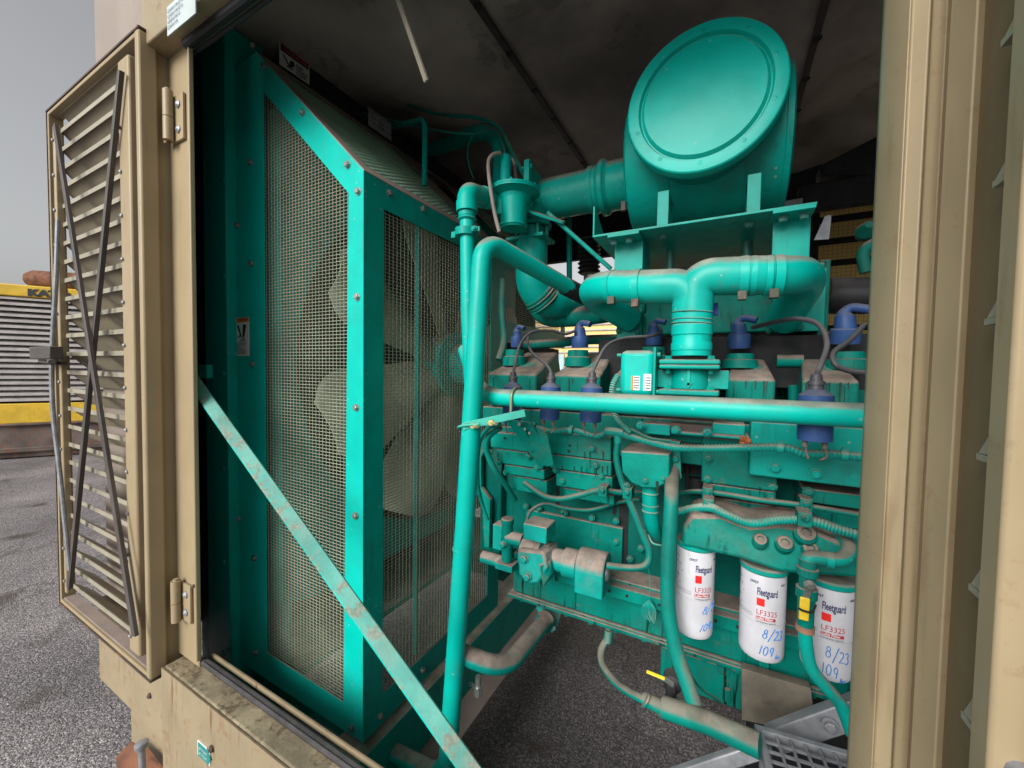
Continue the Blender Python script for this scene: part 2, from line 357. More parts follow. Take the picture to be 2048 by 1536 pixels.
# ================================================================== ENCLOSURE
YE = .57
enc = thing('generator_enclosure', 'large beige sheet metal generator enclosure with its door opening facing the camera', 'enclosure', (-1, 1.7, 0))
XR = 1.9
mb = MB(); mb.box((-2.15, .60, .44), (-1.50, .63, 3.25)); mb.build('wall_panel', m_wall, enc, .004)
mb = MB(); mb.box((-2.15, .572, .445), (-1.452, .598, .775)); mb.box((-1.452, .545, .445), (.6, .598, .79)); mb.build('lower_panel', m_beiger, enc, .004)
mb = MB(); mb.box((-1.95, .60, .05), (.6, .66, .438)); mb.build('base_skirt', m_beiger, enc, .005)
# door frame: post, lintel, sill
mb = MB(); mb.box((-1.498, .57, .797), (-1.352, .576, 2.90)); mb.box((-1.352, .562, .82), (-1.345, .5755, 2.66)); mb.box((-1.498, .576, .797), (-1.46, .598, 2.90)); mb.build('door_post', m_beige, enc, .003)
mb = MB(); mb.box((-1.50, .515, 2.605), (XR, .598, 3.20)); mb.build('lintel', m_beiger, enc, .004)
mb = MB(); mb.box((-1.452, .523, .700), (XR, .60, .797)); mb.build('door_sill', m_moss, enc, .006)
mb = MB(); mb.box((-1.452, .517, .45), (XR, .5225, .795)); mb.build('sill_front', m_beiger, enc, .001)
mb = MB(); mb.tube([(-1.36, .585, .805), (XR, .585, .805)], .011, 10); mb.tube([(-1.34, .575, .812), (XR, .575, .812)], .006, 8); mb.build('sill_seal', m_rub, enc)
mb = MB(); mb.box((-1.36, .605, .80), (XR, .612, .818)); mb.build('sill_lip', m_beiger, enc, .003)
mb = MB(); mb.tube([(-1.36, .565, 2.598), (XR, .565, 2.598)], .013, 10); mb.tube([(-1.36, .585, 2.590), (XR, .585, 2.590)], .006, 8); mb.build('lintel_seal', m_rub, enc)
# right pillar: stepped jamb profile
prof = [(1730, .60), (1735, .585), (1783, .552), (1787, .556), (1822, .548), (1826, .56), (1856, .562), (1862, .53), (1912, .505)]
pp = [A(x, 768, y) for x, y in prof]; pp = [V((p.x, p.y, .80)) for p in pp]
pp += [V((.215, .52, .80)), V((.30, .605, .80)), V((pp[0].x + .003, .605, .80))]
mb = MB(); mb.prism(pp, (0, 0, 1.8)); mb.build('door_jamb', m_jamb, enc, .0015)
mb = MB(); mb.box((pp[8].x + .006, .36, .60), (pp[8].x + .012, .535, 2.75)); mb.build('recess_panel', m_recess_shade, enc)
xs_ = A(2013, 768, .40).x
mb = MB(); mb.box((xs_, .395, .65), (xs_ + .16, .42, 2.8)); st = mb.build('door_stile', m_jamb, enc, .003)
mb = MB(); mb.cyl((xs_ + .0155, .395, 1.43), (xs_ + .0155, .384, 1.43), .008, .006, 12); mb.build('rivet', m_galv, st)
mb = MB()
for k in range(14):
    z = .90 + k * .105; x0 = A(2013, 768, .43).x
    mb.prism([(x0 - .007, .424, z), (x0 + .03, .424, z), (x0 + .03, .424, z + .005), (x0 - .007, .424, z + .005)], (0, .022, 0))
    mb.prism([(x0 - .006, .425, z + .0055), (x0 + .03, .425, z + .0055), (x0 + .03, .425, z + .034), (x0 + .002, .425, z + .028)], (0, .020, 0))
mb.build('vent_slat', m_lip, enc)
# roof, end walls, far wall
def wrinkled(x0, x1, y0, y1, z, nx=70, ny=50):
    from mathutils import noise
    vs = [];
    for j in range(ny + 1):
        for i in range(nx + 1):
            x = x0 + (x1 - x0) * i / nx; y = y0 + (y1 - y0) * j / ny
            d = noise.noise(V((x * 1.9, y * 1.5, 0))) * .11 + noise.noise(V((x * 5, y * 4.2, 3))) * .035
            s_ = min(abs(x - q) for q in (-1.75, -.755, .25, 1.25)); d = d * min(1, s_ / .12) + .03 * min(1, s_ / .25)
            vs.append((x, y, z - .02 + d * .8 if True else z))
    return vs, [(j * (nx + 1) + i, (j + 1) * (nx + 1) + i, (j + 1) * (nx + 1) + i + 1, j * (nx + 1) + i + 1) for j in range(ny) for i in range(nx)]
mb = MB(); mb.box((-2.15, .60, 3.08), (XR, 3.3, 3.2)); mb.build('roof', m_beige, enc)
mb = MB(); mb.add(*wrinkled(-2.12, XR, .60, 3.15, 2.93)); mb.build('ceiling_liner', m_ceil, enc, ang=180)
mb = MB()
for x in (-1.75, -.755, .25, 1.25): mb.box((x - .011, .62, 2.893), (x + .011, 3.1, 2.907))
cs = mb.build('liner_strip', m_bar, enc)
mb = MB()
for x in (-1.75, -.755, .25):
    for k in range(9): mb.lathe((x + .004, .9 + k * .22, 2.894), (0, 0, -1), [(0, .016), (.004, .014), (.006, .004)], 10)
mb.build('rivet', m_rub, cs)
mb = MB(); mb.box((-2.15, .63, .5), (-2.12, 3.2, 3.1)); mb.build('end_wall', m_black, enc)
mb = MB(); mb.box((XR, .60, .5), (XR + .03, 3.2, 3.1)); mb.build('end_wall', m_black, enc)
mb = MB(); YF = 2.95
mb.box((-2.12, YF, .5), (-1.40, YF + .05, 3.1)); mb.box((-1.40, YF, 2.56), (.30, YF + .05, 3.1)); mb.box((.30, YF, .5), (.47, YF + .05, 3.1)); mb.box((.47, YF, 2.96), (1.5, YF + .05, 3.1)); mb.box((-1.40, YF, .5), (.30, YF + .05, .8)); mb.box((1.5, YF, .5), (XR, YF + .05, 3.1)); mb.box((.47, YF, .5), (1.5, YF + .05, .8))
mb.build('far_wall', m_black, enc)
mb = MB()
for k in range(17):
    z = .84 + k * .128
    mb.prism([(.47, YF + .004, z), (.47, YF + .006, z - .002), (.47, YF + .034, z + .092), (.47, YF + .030, z + .094)], (1.03, 0, 0))
mb.build('far_louvre', m_cream, enc)
mb = MB(); mb.box((.47, YF + .045, .8), (1.5, YF + .05, 2.96)); mb.build('louvre_shade_sheet', m_black, enc)  # black sheet stands in for the shadowed undersides of the louvres
mb = MB(); weave(mb, (.47, YF - .01, .8), X1, Z1, [(0, 0), (1.03, 0), (1.03, 2.16), (0, 2.16)], .022, .022, .0006); mb.build('bird_screen', m_rub, enc)

# ---- left door, folded back against the wall
YD = .50; DS = YD / .45
def L(px, py, y=None): return A(px, py, YD if y is None else y * DS)
def dz(z): return 1.7 + (z - 1.7) * DS
xo0, xo1 = -2.045 * DS, -1.325 * DS; zb, zt = dz(.853), dz(2.545); DD = .040
door = MB()
door.ring([(xo0, YD, zb), (xo1, YD, zb), (xo1, YD, zt), (xo0, YD, zt)], [(xo0 + .012, YD, zb + .012), (xo1 - .012, YD, zb + .012), (xo1 - .012, YD, zt - .012), (xo0 + .012, YD, zt - .012)], (0, DD, 0))
d_o = door.build('louvred_door', m_beige, enc, .002); lab(d_o, 'beige louvred door folded back against the wall')
mb = MB(); mb.box((xo1 - .022, YD - .004, zb + .002), (xo1 + .003, YD + DD, zt - .002)); mb.build('door_stile', m_beige, d_o, .006)
mb = MB(); mb.box((xo0 - .004, YD - .003, zt + .0005), (xo1 + .004, YD + DD, zt + .006)); mb.box((xo0 - .006, YD - .003, zb - .006), (xo1 + .002, YD + DD, zb - .0005)); mb.box((xo0 - .005, YD - .002, zb), (xo0 - .001, YD + DD, zt)); mb.build('rusted_rim', m_edge, d_o)
mb = MB(); mb.box((xo0 + .014, YD + .008, zb + .0125), (xo1 - .03, YD + DD, zb + .018)); mb.build('door_ledge', m_dustf, d_o)
xr0, xr1 = L(243, 300).x, L(264, 300).x
mb = MB(); mb.box((xr0, YD - .006, zb + .05), (xr1, YD + .02, zt - .05)); mb.build('inner_stile', m_beige, d_o, .006)
mb = MB(); mb.box((xr1 + .004, YD + .022, zb + .02), (xo1 - .024, YD + .026, zt - .02)); mb.build('recess_strip', m_edge, d_o)
mb = MB(); mb.box((xo1 - .020, YD + DD, zb + .01), (xo1 - .012, .59, zt - .01)); mb.build('light_stop_flange', m_beige, d_o)  # strip added to stop light through the slats beading the wall
mb = MB(); mb.box((xo0 + .045, YD + .002, zb + .05), (xo0 + .068, YD + .026, zt - .06)); mb.build('inner_stile', m_beige, d_o, .004)
mb = MB()
for k in range(14):
    for x in (xo0 + .057, (xr0 * .8 + xr1 * .2)): mb.lathe((x, YD - (.006 if x > -1.9 else -.002), zb + .10 + k * .128), (0, -1, 0), [(0, .006), (.004, .006), (.006, .003)], 8)
mb.build('rivet', m_galv, d_o)
slat = MB(); lip = MB(); ns = 27
x0, x1 = xo0 + .055, xr0 + .01
for k in range(ns):
    z = zb + .075 + k * (zt - zb - .085) / (ns - 1)
    slat.prism([(x0, YD + .020, z + .006), (x0, YD + .022, z + .008), (x0, YD + .082, z - .054), (x0, YD + .080, z - .056)], (x1 - x0, 0, 0))
    lip.box((x0, YD + .018, z - .006), (x1, YD + .0198, z + .009))
slat.build('door_slat', m_olive, d_o); lip.build('slat_lip', m_lip, d_o)
mb = MB(); mb.bar(L(240, 142, .440), L(137, 1176, .440), .026, .006); mb.bar(L(243, 142, .434), L(141, 1176, .434), .009, .012); mb.build('cross_brace', m_bar, d_o, .001)
mb = MB(); mb.bar(L(109, 250, .428), L(268, 1272, .428), .022, .006); mb.bar(L(112, 250, .422), L(273, 1272, .422), .008, .010); mb.build('cross_brace', m_bar, d_o, .001)
mb = MB(); mb.tube(spline([L(116, 440, .435), L(112, 560, .43), L(104, 715, .425), L(106, 820, .425), L(118, 930, .43), L(140, 1140, .435)]), .0070, 10); mb.build('latch_rod', m_galv, d_o)
mb = MB(); mb.bar(L(82, 722, .42), L(128, 727, .44), .018, .012, (0, 0, 1)); mb.build('latch_handle', m_bar, d_o, .002)
mb = MB(); mb.box(L(86, 718, .43), L(98, 692, .40)); mb.cyl(L(104, 724, .43), L(104, 724, .405), .012, None, 14); mb.build('latch_box', m_bar, d_o, .003)
def hinge(pz0, pz1):
    h = MB(); h.box((-1.443, .561, pz0), (-1.378, .5685, pz1)); 
    ho = h.build('hinge', m_beige, enc, .0015)
    k = MB(); zc = (pz0 + pz1) / 2; k.cyl((-1.432, .548, pz0), (-1.432, .548, zc - .001), .0125, None, 16); k.cyl((-1.432, .548, zc + .001), (-1.432, .548, pz1 + .01), .0125, None, 16); k.cyl((-1.432, .548, pz1 + .01), (-1.432, .548, pz1 + .016), .007, None, 10); k.box((-1.435, .548, pz0), (-1.432 - .03, .556, pz1))
    k.build('hinge_barrel', m_beige, ho)
    b = MB()
    for z in (pz0 + .03, pz1 - .03): b.lathe((-1.402, .561, z), (0, -1, 0), [(0, .0105), (.003, .0105), (.007, .004)], 16)
    b.build('hinge_rivet', m_galv, ho)
hinge(2.345, 2.475); hinge(.925, 1.04)
for (x, y) in ((368, 273), (388, 1172)):
    p = A(x, y, .566); mb = MB(); mb.lathe(p, (0, -1, 0), [(0, .006), (.004, .005)], 10); mb.build('screw', m_edge, enc)
for (x, y) in ((300, 1391), (424, 1497)):
    p = A(x, y, .516 if x > 400 else .571); mb = MB(); mb.lathe(p, (0, -1, 0), [(-.003, .010), (.004, .009), (.008, .004)], 10); mb.build('screw', m_edge, enc)
p = A(327, 640, .598); mb = MB(); mb.box(V((p.x - .02, .596, p.z - .05)), V((p.x + .03, .5985, p.z + .085))); mb.build('blue_decal', mat('blue_decal', (.01, .025, .22), .4, var=.05, bump=0), enc)
p = A(327, 640, .597); mb = MB(); mb.box(V((p.x - .02, .594, p.z + .012)), V((p.x + .03, .5956, p.z + .03))); mb.build('decal_stripe', m_beige, enc)

# arrow label on the lower panel
p = A(408, 1512, .514); fn = planar(p, (1, 0, 0), (0, 0, 1))
al = thing('lift_point_label', 'teal and white lift point arrow label stuck to the rusty lower panel', 'label', p)
mb = MB(); mb.box(V((p.x - .035, .514, p.z - .014)), V((p.x + .03, .5165, p.z + .028))); mb.build('backing', m_paper, al)
mb = MB(); mb.prism([fn(-.03, -.012), fn(.018, -.012), fn(.018, -.02), fn(.036, .007), fn(.018, .034), fn(.018, .025), fn(-.03, .025)], (0, -.001, 0)); mb.build('arrow', m_teall, al)
mb = MB(); text(mb, 'LIFT POINT', planar(p + V((-.026, -.0015, .009)), X1, Z1), .011, .8); text(mb, 'LIFT POINT', planar(p + V((-.026, -.0015, -.005)), X1, Z1), .011, .8); mb.build('lettering', m_paper, al)
# data label on the upper wall
p = A(352, 22, .512); mb = MB(); dl = thing('data_label', 'small pale blue printed sticker on the beige panel above the door', 'label', p)
mb.box(V((p.x - .05, .512, p.z - .045)), V((p.x + .10, .5145, p.z + .03))); mb.build('backing', mat('pale_blue_label', (.45, .52, .52), .5, var=.15, bump=0), dl)
mb = MB(); 
for k in range(4): text(mb, 'GENERATOR SET DATA'[: 18 - k * 3], planar(p + V((-.045, -.0015, .01 - k * .014)), X1, Z1), .012, .8)
mb.build('lettering', m_navy, dl)

# ================================================================== RADIATOR AND GUARD
YG = .80; XC = -.918
rad = thing('radiator', 'tall teal radiator with a round fan opening behind the wire guard', 'radiator', (-1.6, 1.6, .3))
mb = MB(); xl0 = A(410, 700, .77).x; xl1 = A(457, 700, .77).x
mb.box((xl0, .77, .20), (xl1, .90, 2.9)); mb.box((xl0 + .06, .765, .66), (xl1 + .001, .7705, 2.88)); mb.build('side_channel', m_clean_bright, rad, .003)  # same teal, brightened in colour so the shadowed column looks lit
mb = MB()
for y in (360, 553, 747, 937, 1123, 1305): mb.lathe(A(448, y, .765), (0, -1, 0), [(0, .009), (.003, .009), (.006, .005)], 12)
mb.build('rivet', m_teal, rad)
# shroud plate with round opening
XS = -1.35; YCn = 1.68; ZCn = 1.72; RS = .80
n = 64; cir = [(XS, YCn + RS * math.cos(2 * math.pi * k / n), ZCn + RS * math.sin(2 * math.pi * k / n)) for k in range(n)]
sq = []
for k in range(n):
    c_, s_ = math.cos(2 * math.pi * k / n), math.sin(2 * math.pi * k / n); q = max(abs(c_) / .858, abs(s_) / .90); sq.append((XS, YCn + c_ / q, ZCn + s_ / q))
sq = [(a, min(max(b, .822), 2.6), c) for a, b, c in sq]
mb = MB(); mb.ring(sq, cir, (-.06, 0, 0)); mb.build('shroud_plate', m_teal, rad)
mb = MB(); mb.box((-1.95, .95, .5), (-1.62, 2.3, 2.75)); mb.build('core', m_core, rad)
mb = MB(); mb.box((-2.10, .90, .1), (-1.63, .92, 2.9)); mb.build('dark_gap_sheet', m_black, rad)  # black sheet added to make the gap beside the post dark
mb = MB(); mb.box((xl1 + .001, .835, .30), (-1.03, .90, .55)); mb.build('bottom_channel', m_teal, rad, .004)
mb = MB()
for k in range(46): mb.box((-1.62, .95, .55 + k * .048), (-1.615, 2.3, .556 + k * .048))
mb.build('core_fins', mat('maroon_fin', (.20, .07, .06), .6, bump=0), rad)
mb = MB(); mb.box((-1.62, .85, .62), (-1.352, .856, 2.52)); mb.box((-1.62, .84, .58), (-1.31, 2.42, .6)); mb.build('shroud_side', m_teal, rad)

gd = thing('fan_guard', 'teal framed woven wire fan guard with sloping top beside the radiator', 'guard', (-1.2, 1.4, .55))
def G(px, py): p = A(px, py, YG); return V((p.x, YG, p.z))
apex = G(512, 104); cor_t = G(735, 348); cor_t = V((XC, YG, cor_t.z + .012)); ZB = .575
xl = A(459, 800, YG).x
outer = [V((xl, YG, ZB)), V((XC, YG, ZB)), cor_t, apex, V((xl, YG, apex.z))]
wi = [G(533, 1305), G(687, 1405), G(697, 386), G(526, 182)]
inn = [wi[0], wi[1], wi[2], wi[3], wi[3] + V((-.0005, 0, -.001))]
mb = MB(); mb.ring(outer, inn, (0, .004, 0)); mb.build('front_panel', m_clean_bright, gd)
mb = MB(); poly = [((p - wi[0]).x, (p - wi[0]).z) for p in wi]
weave(mb, wi[0] + V((0, .010, 0)), X1, Z1, [(poly[0][0] - .01, poly[0][1] - .01), (poly[1][0] + .01, poly[1][1] - .01), (poly[2][0] + .01, poly[2][1]), (poly[3][0] - .01, poly[3][1] + .01)], .0165, .0105, .00125)
mb.build('front_mesh', m_wire, gd)
mb = MB()
for x, y in ((606, 226), (696, 330), (717, 383), (715, 594), (713, 815), (712, 1031), (704, 1456), (502, 325), (475, 450), (504, 527), (506, 728), (478, 1038), (510, 1116), (512, 1304), (505, 92), (529, 133), (508, 920)): mb.bolt(A(x, y, YG), (0, -1, 0), .0085)
mb.build('bolt', m_steel, gd)
# side panel (faces the engine) with two windows: low near one, high one above the engine nose
YB = 2.42; ZT = cor_t.z
def S(px, py): return A(px, py, X=XC)
w1 = [S(765, 1388), S(950, 1215), S(978, 530), S(780, 424)]
w1 = [V((XC, q.y, q.z)) for q in w1]; yA = w1[1].y
w1 = [V((XC, w1[0].y, w1[0].z)), V((XC, 1.50, w1[0].z)), V((XC, 1.50, w1[3].z)), V((XC, w1[0].y, w1[3].z))]
mb = MB()
x_ = XC + .0005
mb.ring([(XC, YG + .0045, ZB), (XC, 1.60, ZB), (XC, 1.60, ZT), (XC, YG + .0045, ZT)], w1, (-.004, 0, 0))
zc_ = 1.93
mb.ring([(XC, 1.6005, zc_ - .09), (XC, YB, zc_ - .09), (XC, YB, ZT), (XC, 1.6005, ZT)], [(XC, 1.62, zc_), (XC, YB - .07, zc_), (XC, YB - .07, ZT - .075), (XC, 1.62, ZT - .075)], (-.004, 0, 0))
mb.build('side_panel', m_teal, gd)
mb = MB(); d_ = w1[2] - w1[0]
weave(mb, w1[0] + V((-.012, 0, 0)), Y1, Z1, [(-.01, -.01), (d_.y + .01, -.01), (d_.y + .01, d_.z + .01), (-.01, d_.z + .01)], .0165, .0105, .0013)
weave(mb, V((XC - .012, 1.62, zc_)), Y1, Z1, [(0, 0), (YB - 1.69, 0), (YB - 1.69, ZT - .075 - zc_), (0, ZT - .075 - zc_)], .0165, .0105, .0016)
mb.build('side_mesh', m_wire, gd)
mb = MB(); mb.box((XC - .045, 1.62, .95), (XC - .040, YB, zc_ - .095)); mb.build('dark_guard_sheet', m_black, gd)  # black sheet added as the darkness behind the guard
mb = MB()
for x, y in ((779, 386), (846, 418), (845, 1340), (760, 1432)): mb.bolt(A(x, y, X=XC + .001), (1, 0, 0), .008)
mb.build('bolt', m_steel, gd)
mb = MB(); p = S(845, 800); mb.cyl((XC - .025, p.y, .68), (XC - .025, p.y, 2.19), .008, None, 10); mb.build('stiffener_rod', m_teal, gd)
# sloping top: frame + mesh + cross plate
sl_ = (apex - cor_t); su = sl_.normalized(); slen = sl_.length
nrm = su.cross(Y1).normalized(); nrm = nrm if nrm.z > 0 else -nrm
def TP(a, y, h=0): return cor_t + su * a + V((0, y, 0)) + nrm * h
LT = YB - YG
mb = MB()
for y0, y1 in ((0, .045), (.60, .72), (1.02, 1.08), (LT - .05, LT)):
    mb.prism([TP(0, y0), TP(slen, y0), TP(slen, y1), TP(0, y1)], nrm * .003)
for a0, a1 in ((0, .05), (slen - .05, slen)):
    for y0, y1 in ((.046, .599), (.721, 1.019), (1.081, LT - .051)): mb.prism([TP(a0, y0), TP(a1, y0), TP(a1, y1), TP(a0, y1)], nrm * .003)
mb.prism([TP(.05, .72), TP(.12, .72), TP(slen - .05, 1.0), TP(slen - .12, 1.02)], nrm * .003)
mb.build('top_panel', m_dustf, gd)
mb = MB()
weave(mb, cor_t - nrm * .006, su, Y1, [(.04, .04), (slen - .04, .04), (slen - .04, .61), (.04, .61)], .0115, .0165, .0018)
weave(mb, cor_t - nrm * .006, su, Y1, [(.04, 1.06), (slen - .04, 1.06), (slen - .04, LT - .04), (.04, LT - .04)], .0115, .0165, .0018)
mb.build('top_mesh', m_wire2, gd)
mb = MB(); mb.prism([apex, V((xl, YG, apex.z)), V((xl, YG, apex.z - .002)), apex - V((0, 0, .002))], (0, LT, 0)); mb.build('top_cap', m_dustf, gd)
mb = MB(); mb.prism([V((XC + .001, YG - .002, ZB)), V((XC + .001, YG - .0005, ZB)), V((XC + .001, YG - .0005, ZT)), V((XC + .001, YG - .002, ZT))], (-.003, 0, 0)); mb.build('corner_edge', m_clean_bright, gd)

# fan
fan = thing('cooling_fan', 'large grey bladed cooling fan seen through the wire guard', 'fan', (-1.12, YCn, .9))
mb = MB(); mb.lathe((-1.36, YCn, ZCn), X1, [(0, .10), (.05, .17), (.14, .17), (.16, .11), (.26, .10)], 32); mb.build('hub', m_teal, fan)
def blade(k, nb=8):
    a = 2 * math.pi * (k + .42) / nb; er = V((0, math.cos(a), math.sin(a))); et = V((0, -math.sin(a), math.cos(a))); vs = []; nr = 14; nc = 8
    for i in range(nr + 1):
        r = .15 + (.77 - .15) * i / nr; tw = math.radians(42 - 22 * i / nr); ch = (.20 + .26 * i / nr) * (1 if i < nr * .7 else math.sqrt(max(.12, 1 - ((i / nr - .7) / .34) ** 2)))
        for j in range(nc + 1):
            t = (j / nc - .5) * ch; cb = .028 * (1 - (2 * j / nc - 1) ** 2)
            vs.append(V((-1.285, YCn, ZCn)) + er * r + et * (t * math.cos(tw)) + X1 * (t * math.sin(tw) * .6 + cb))
    m_ = len(vs); vs += [v + X1 * -.004 for v in vs]; fs = []
    for i in range(nr):
        for j in range(nc):
            q = i * (nc + 1) + j; fs.append((q, q + 1, q + nc + 2, q + nc + 1)); fs.append((m_ + q, m_ + q + nc + 1, m_ + q + nc + 2, m_ + q + 1))
    for j in range(nc): q = nr * (nc + 1) + j; fs.append((q, q + 1, m_ + q + 1, m_ + q))
    for i in range(nr):
        for j in (0, nc): q = i * (nc + 1) + j; fs.append((q, q + nc + 1, m_ + q + nc + 1, m_ + q))
    return MB().add(vs, fs)
for k in range(8): blade(k).build('blade', m_blade, fan, ang=60)

# warning label on guard
def sign(name, label, cat, p, U, W, w_, h_, parts, back=m_paper):
    n_ = U.cross(W); t_ = thing(name, label, cat, p); mb = MB(); mb.prism([p, p + U * w_, p + U * w_ + W * h_, p + W * h_], -n_ * .0015); mb.build('backing', back, t_)
    for nm, m_, f in parts:
        mb = MB(); f(mb, planar(p + n_ * .0008, U, W)); mb.build(nm, m_, t_)
    return t_
p = A(471, 712, .798); q = A(497, 634, .798); W_ = q.x - p.x; H_ = q.z - p.z
def band(u0, v0, u1, v1): return lambda mb, fn: quad(mb, fn, u0 * W_, v0 * H_, u1 * W_, v1 * H_, 1)
def warn_txt(mb, fn):
    f2 = lambda a, b: fn(a, b) + V((0, -.0006, 0))
    for k, s_ in enumerate(('ROTATING FAN', 'CAN CAUSE SEVERE', 'INJURY.', 'KEEP CLEAR OF', 'FAN WHEN ENGINE', 'IS RUNNING')): text(mb, s_, (lambda kk: lambda a, b: f2(a + W_ * .08, b + H_ * (.31 - kk * .052)))(k), .0095, W_ * .85 / (.0095 * .68 * len(s_)) if len(s_) > 8 else 1)
def warn_pic(mb, fn):
    mb.add([fn(W_ * a, H_ * b) for a, b in ((.55, .45), (.7, .5), (.85, .8), (.6, .83))], [(0, 1, 2, 3)])
    for k in range(4): mb.add([fn(W_ * a, H_ * b) for a, b in ((.50 + k * .07, .46), (.54 + k * .07, .46), (.40 + k * .11, .37), (.36 + k * .11, .38))], [(0, 1, 2, 3)])
    mb.add([fn(W_ * a, H_ * b) for a, b in ((.15, .8), (.28, .82), (.5, .5), (.42, .48))], [(0, 1, 2, 3)])
    mb.add([fn(W_ * a, H_ * b) for a, b in ((.2, .5), (.45, .58), (.45, .54), (.22, .46))], [(0, 1, 2, 3)])
def warn_head(mb, fn): f2 = lambda a, b: fn(a, b) + V((0, -.0006, 0)); text(mb, 'WARNING', lambda a, b: f2(a + W_ * .22, b + H_ * .9), .017, .9)
sign('warning_sign', 'small orange and white rotating fan warning label on the teal guard frame', 'sign', p, X1, Z1, W_, H_, [('orange_band', m_orange, band(.01, .875, .99, .99)), ('pictogram', m_ink, warn_pic), ('lettering', m_ink, warn_txt), ('heading', m_ink, warn_head)])
# danger sign on the radiator top tank
Xd = -1.50; p = A(559, 128, X=Xd); q = A(619, 166, X=Xd); t_ = A(559, 79, X=Xd)
U = V((0, 1, 0)); Wd = q.y - p.y; Hd = t_.z - p.z
def d_txt(mb, fn):
    for k, s_ in enumerate(('KEEP', 'HANDS', 'CLEAR')): text(mb, s_, (lambda kk: lambda a, b: fn(a + Wd * .52, b + Hd * (.36 - kk * .15)) + V((.0006, 0, 0)))(k), Hd * .17, .95, .0004)
def d_pic(mb, fn):
    for a in ([(.08, .5), (.14, .52), (.34, .2), (.28, .18)], [(.3, .14), (.48, .3), (.46, .5), (.34, .46)], [(.22, .1), (.44, .12), (.44, .18), (.22, .16)]): mb.add([fn(Wd * x, Hd * y) for x, y in a], [(0, 1, 2, 3)])
sign('danger_sign', 'white, black and red danger keep hands clear sign above the guard', 'sign', p, U, Z1, Wd, Hd, [
    ('black_band', m_ink, lambda mb, fn: quad(mb, fn, .03 * Wd, .60 * Hd, .97 * Wd, .96 * Hd, 1)),
    ('heading', mat('danger_red', (.45, .03, .05), .5, var=0, bump=0), lambda mb, fn: text(mb, 'DANGER', lambda a, b: fn(a + Wd * .13, b + Hd * .67) + V((.0006, 0, 0)), Hd * .27, 1.0, .0006)), ('lettering', m_ink, d_txt), ('pictogram', m_ink, d_pic)])
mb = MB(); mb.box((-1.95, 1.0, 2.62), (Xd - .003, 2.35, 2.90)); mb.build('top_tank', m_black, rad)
p = A(737, 250, X=-1.25); sg = sign('faded_label', 'faded grey label behind the sloping guard top', 'label', p, Y1, Z1, .12, .07, [('lettering', m_ink, lambda mb, fn: [text(mb, 'CAUTION HOT', (lambda kk: lambda a, b: fn(a + .01, b + .055 - kk * .02) + V((.0006, 0, 0)))(k), .018, .9) for k in range(3)])], m_galv)

# ================================================================== SKID / BASE
sk = thing('base_frame', 'dusty teal steel base frame under the engine', 'frame', (-.9, 1.5, .1))
mb = MB(); mb.box((-1.02, .68, .36), (-.895, 2.6, .555)); mb.build('cross_member', m_teal, sk, .004)
mb = MB(); mb.box((-.8945, .69, .352), (-.80, 2.6, .362)); mb.build('bottom_flange', m_dustf, sk, .002)
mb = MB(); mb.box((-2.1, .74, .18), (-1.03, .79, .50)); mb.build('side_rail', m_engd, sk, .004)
mb = MB(); mb.prism([A(588, 1452, Z=.50), A(660, 1408, Z=.50), A(735, 1465, Z=.50), A(690, 1502, Z=.50)], (0, 0, -.012)); mb.build('foot_plate', m_galv, sk, .001)
mb = MB(); mb.prism([A(553, 1418, Z=.46), A(584, 1400, Z=.46), A(592, 1425, Z=.46), A(622, 1444, Z=.46), A(600, 1462, Z=.46)], (0, 0, -.01)); mb.build('torn_plate', m_dustf, sk)
mb = MB(); q0, q1 = A(378, 762, .68), A(413, 762, .68); mb.box((q0.x, .68, 1.655), (q1.x, .70, 1.70)); mb.build('tie_bar', m_teal, sk, .002)
mb = MB(); mb.box((-2.1, 2.55, .1), (1.8, 2.65, .5)); mb.build('side_rail', m_engd, sk)

# brace across the opening
b0, b1 = A(372, 752, .60), A(1010, 1656, .60)
ax = (b1 - b0).normalized(); sd = ax.cross(Y1).normalized(); sd = sd if sd.z > 0 else -sd
br = MB(); K_ = 1.25; pr = [b0 + (sd * a + V((0, b, 0))) * K_ for a, b in ((.018, .013), (.003, -.004), (-.014, .026), (-.017, .0245), (.001, -.010), (.005, -.010), (.0195, .0095))]
br.prism(pr, b1 - b0); br.build('diagonal_brace', m_brace, None, .001)
tag(bpy.data.objects['diagonal_brace'], 'worn teal angle iron brace running diagonally across the door opening', 'brace')
# ================================================================== COOLANT PIPES
pv = thing('coolant_pipe', 'bright teal upright coolant pipe with a bend at its top, beside the guard', 'pipe', A(925, 1300, .88))
mb = MB(); path = fillet([A(1168, 592, 1.32), A(966, 478, .90), A(936, 960, .87), A(893, 1560, .87), A(735, 1478, .93)], [.06, .1, .08], 10)
mb.tube(path, .0262, 24, False); mb.build('tube', m_clean_bright, pv)
mb = MB(); a_, b_ = A(1130, 572, 1.23), A(1172, 594, 1.33); mb.tube([a_, b_], .030, 20); mb.rib([b_, A(1190, 606, 1.38)], .026, .008, .002, 16); mb.build('end_sleeve', m_rub, pv)
p = A(928, 1040, .87); mb = MB(); mb.lathe(A(924, 1098, .87), Z1, [(0, .0264), (.002, .0272), (.004, .0264)], 24); mb.build('weld_seam', m_clean_bright, pv)
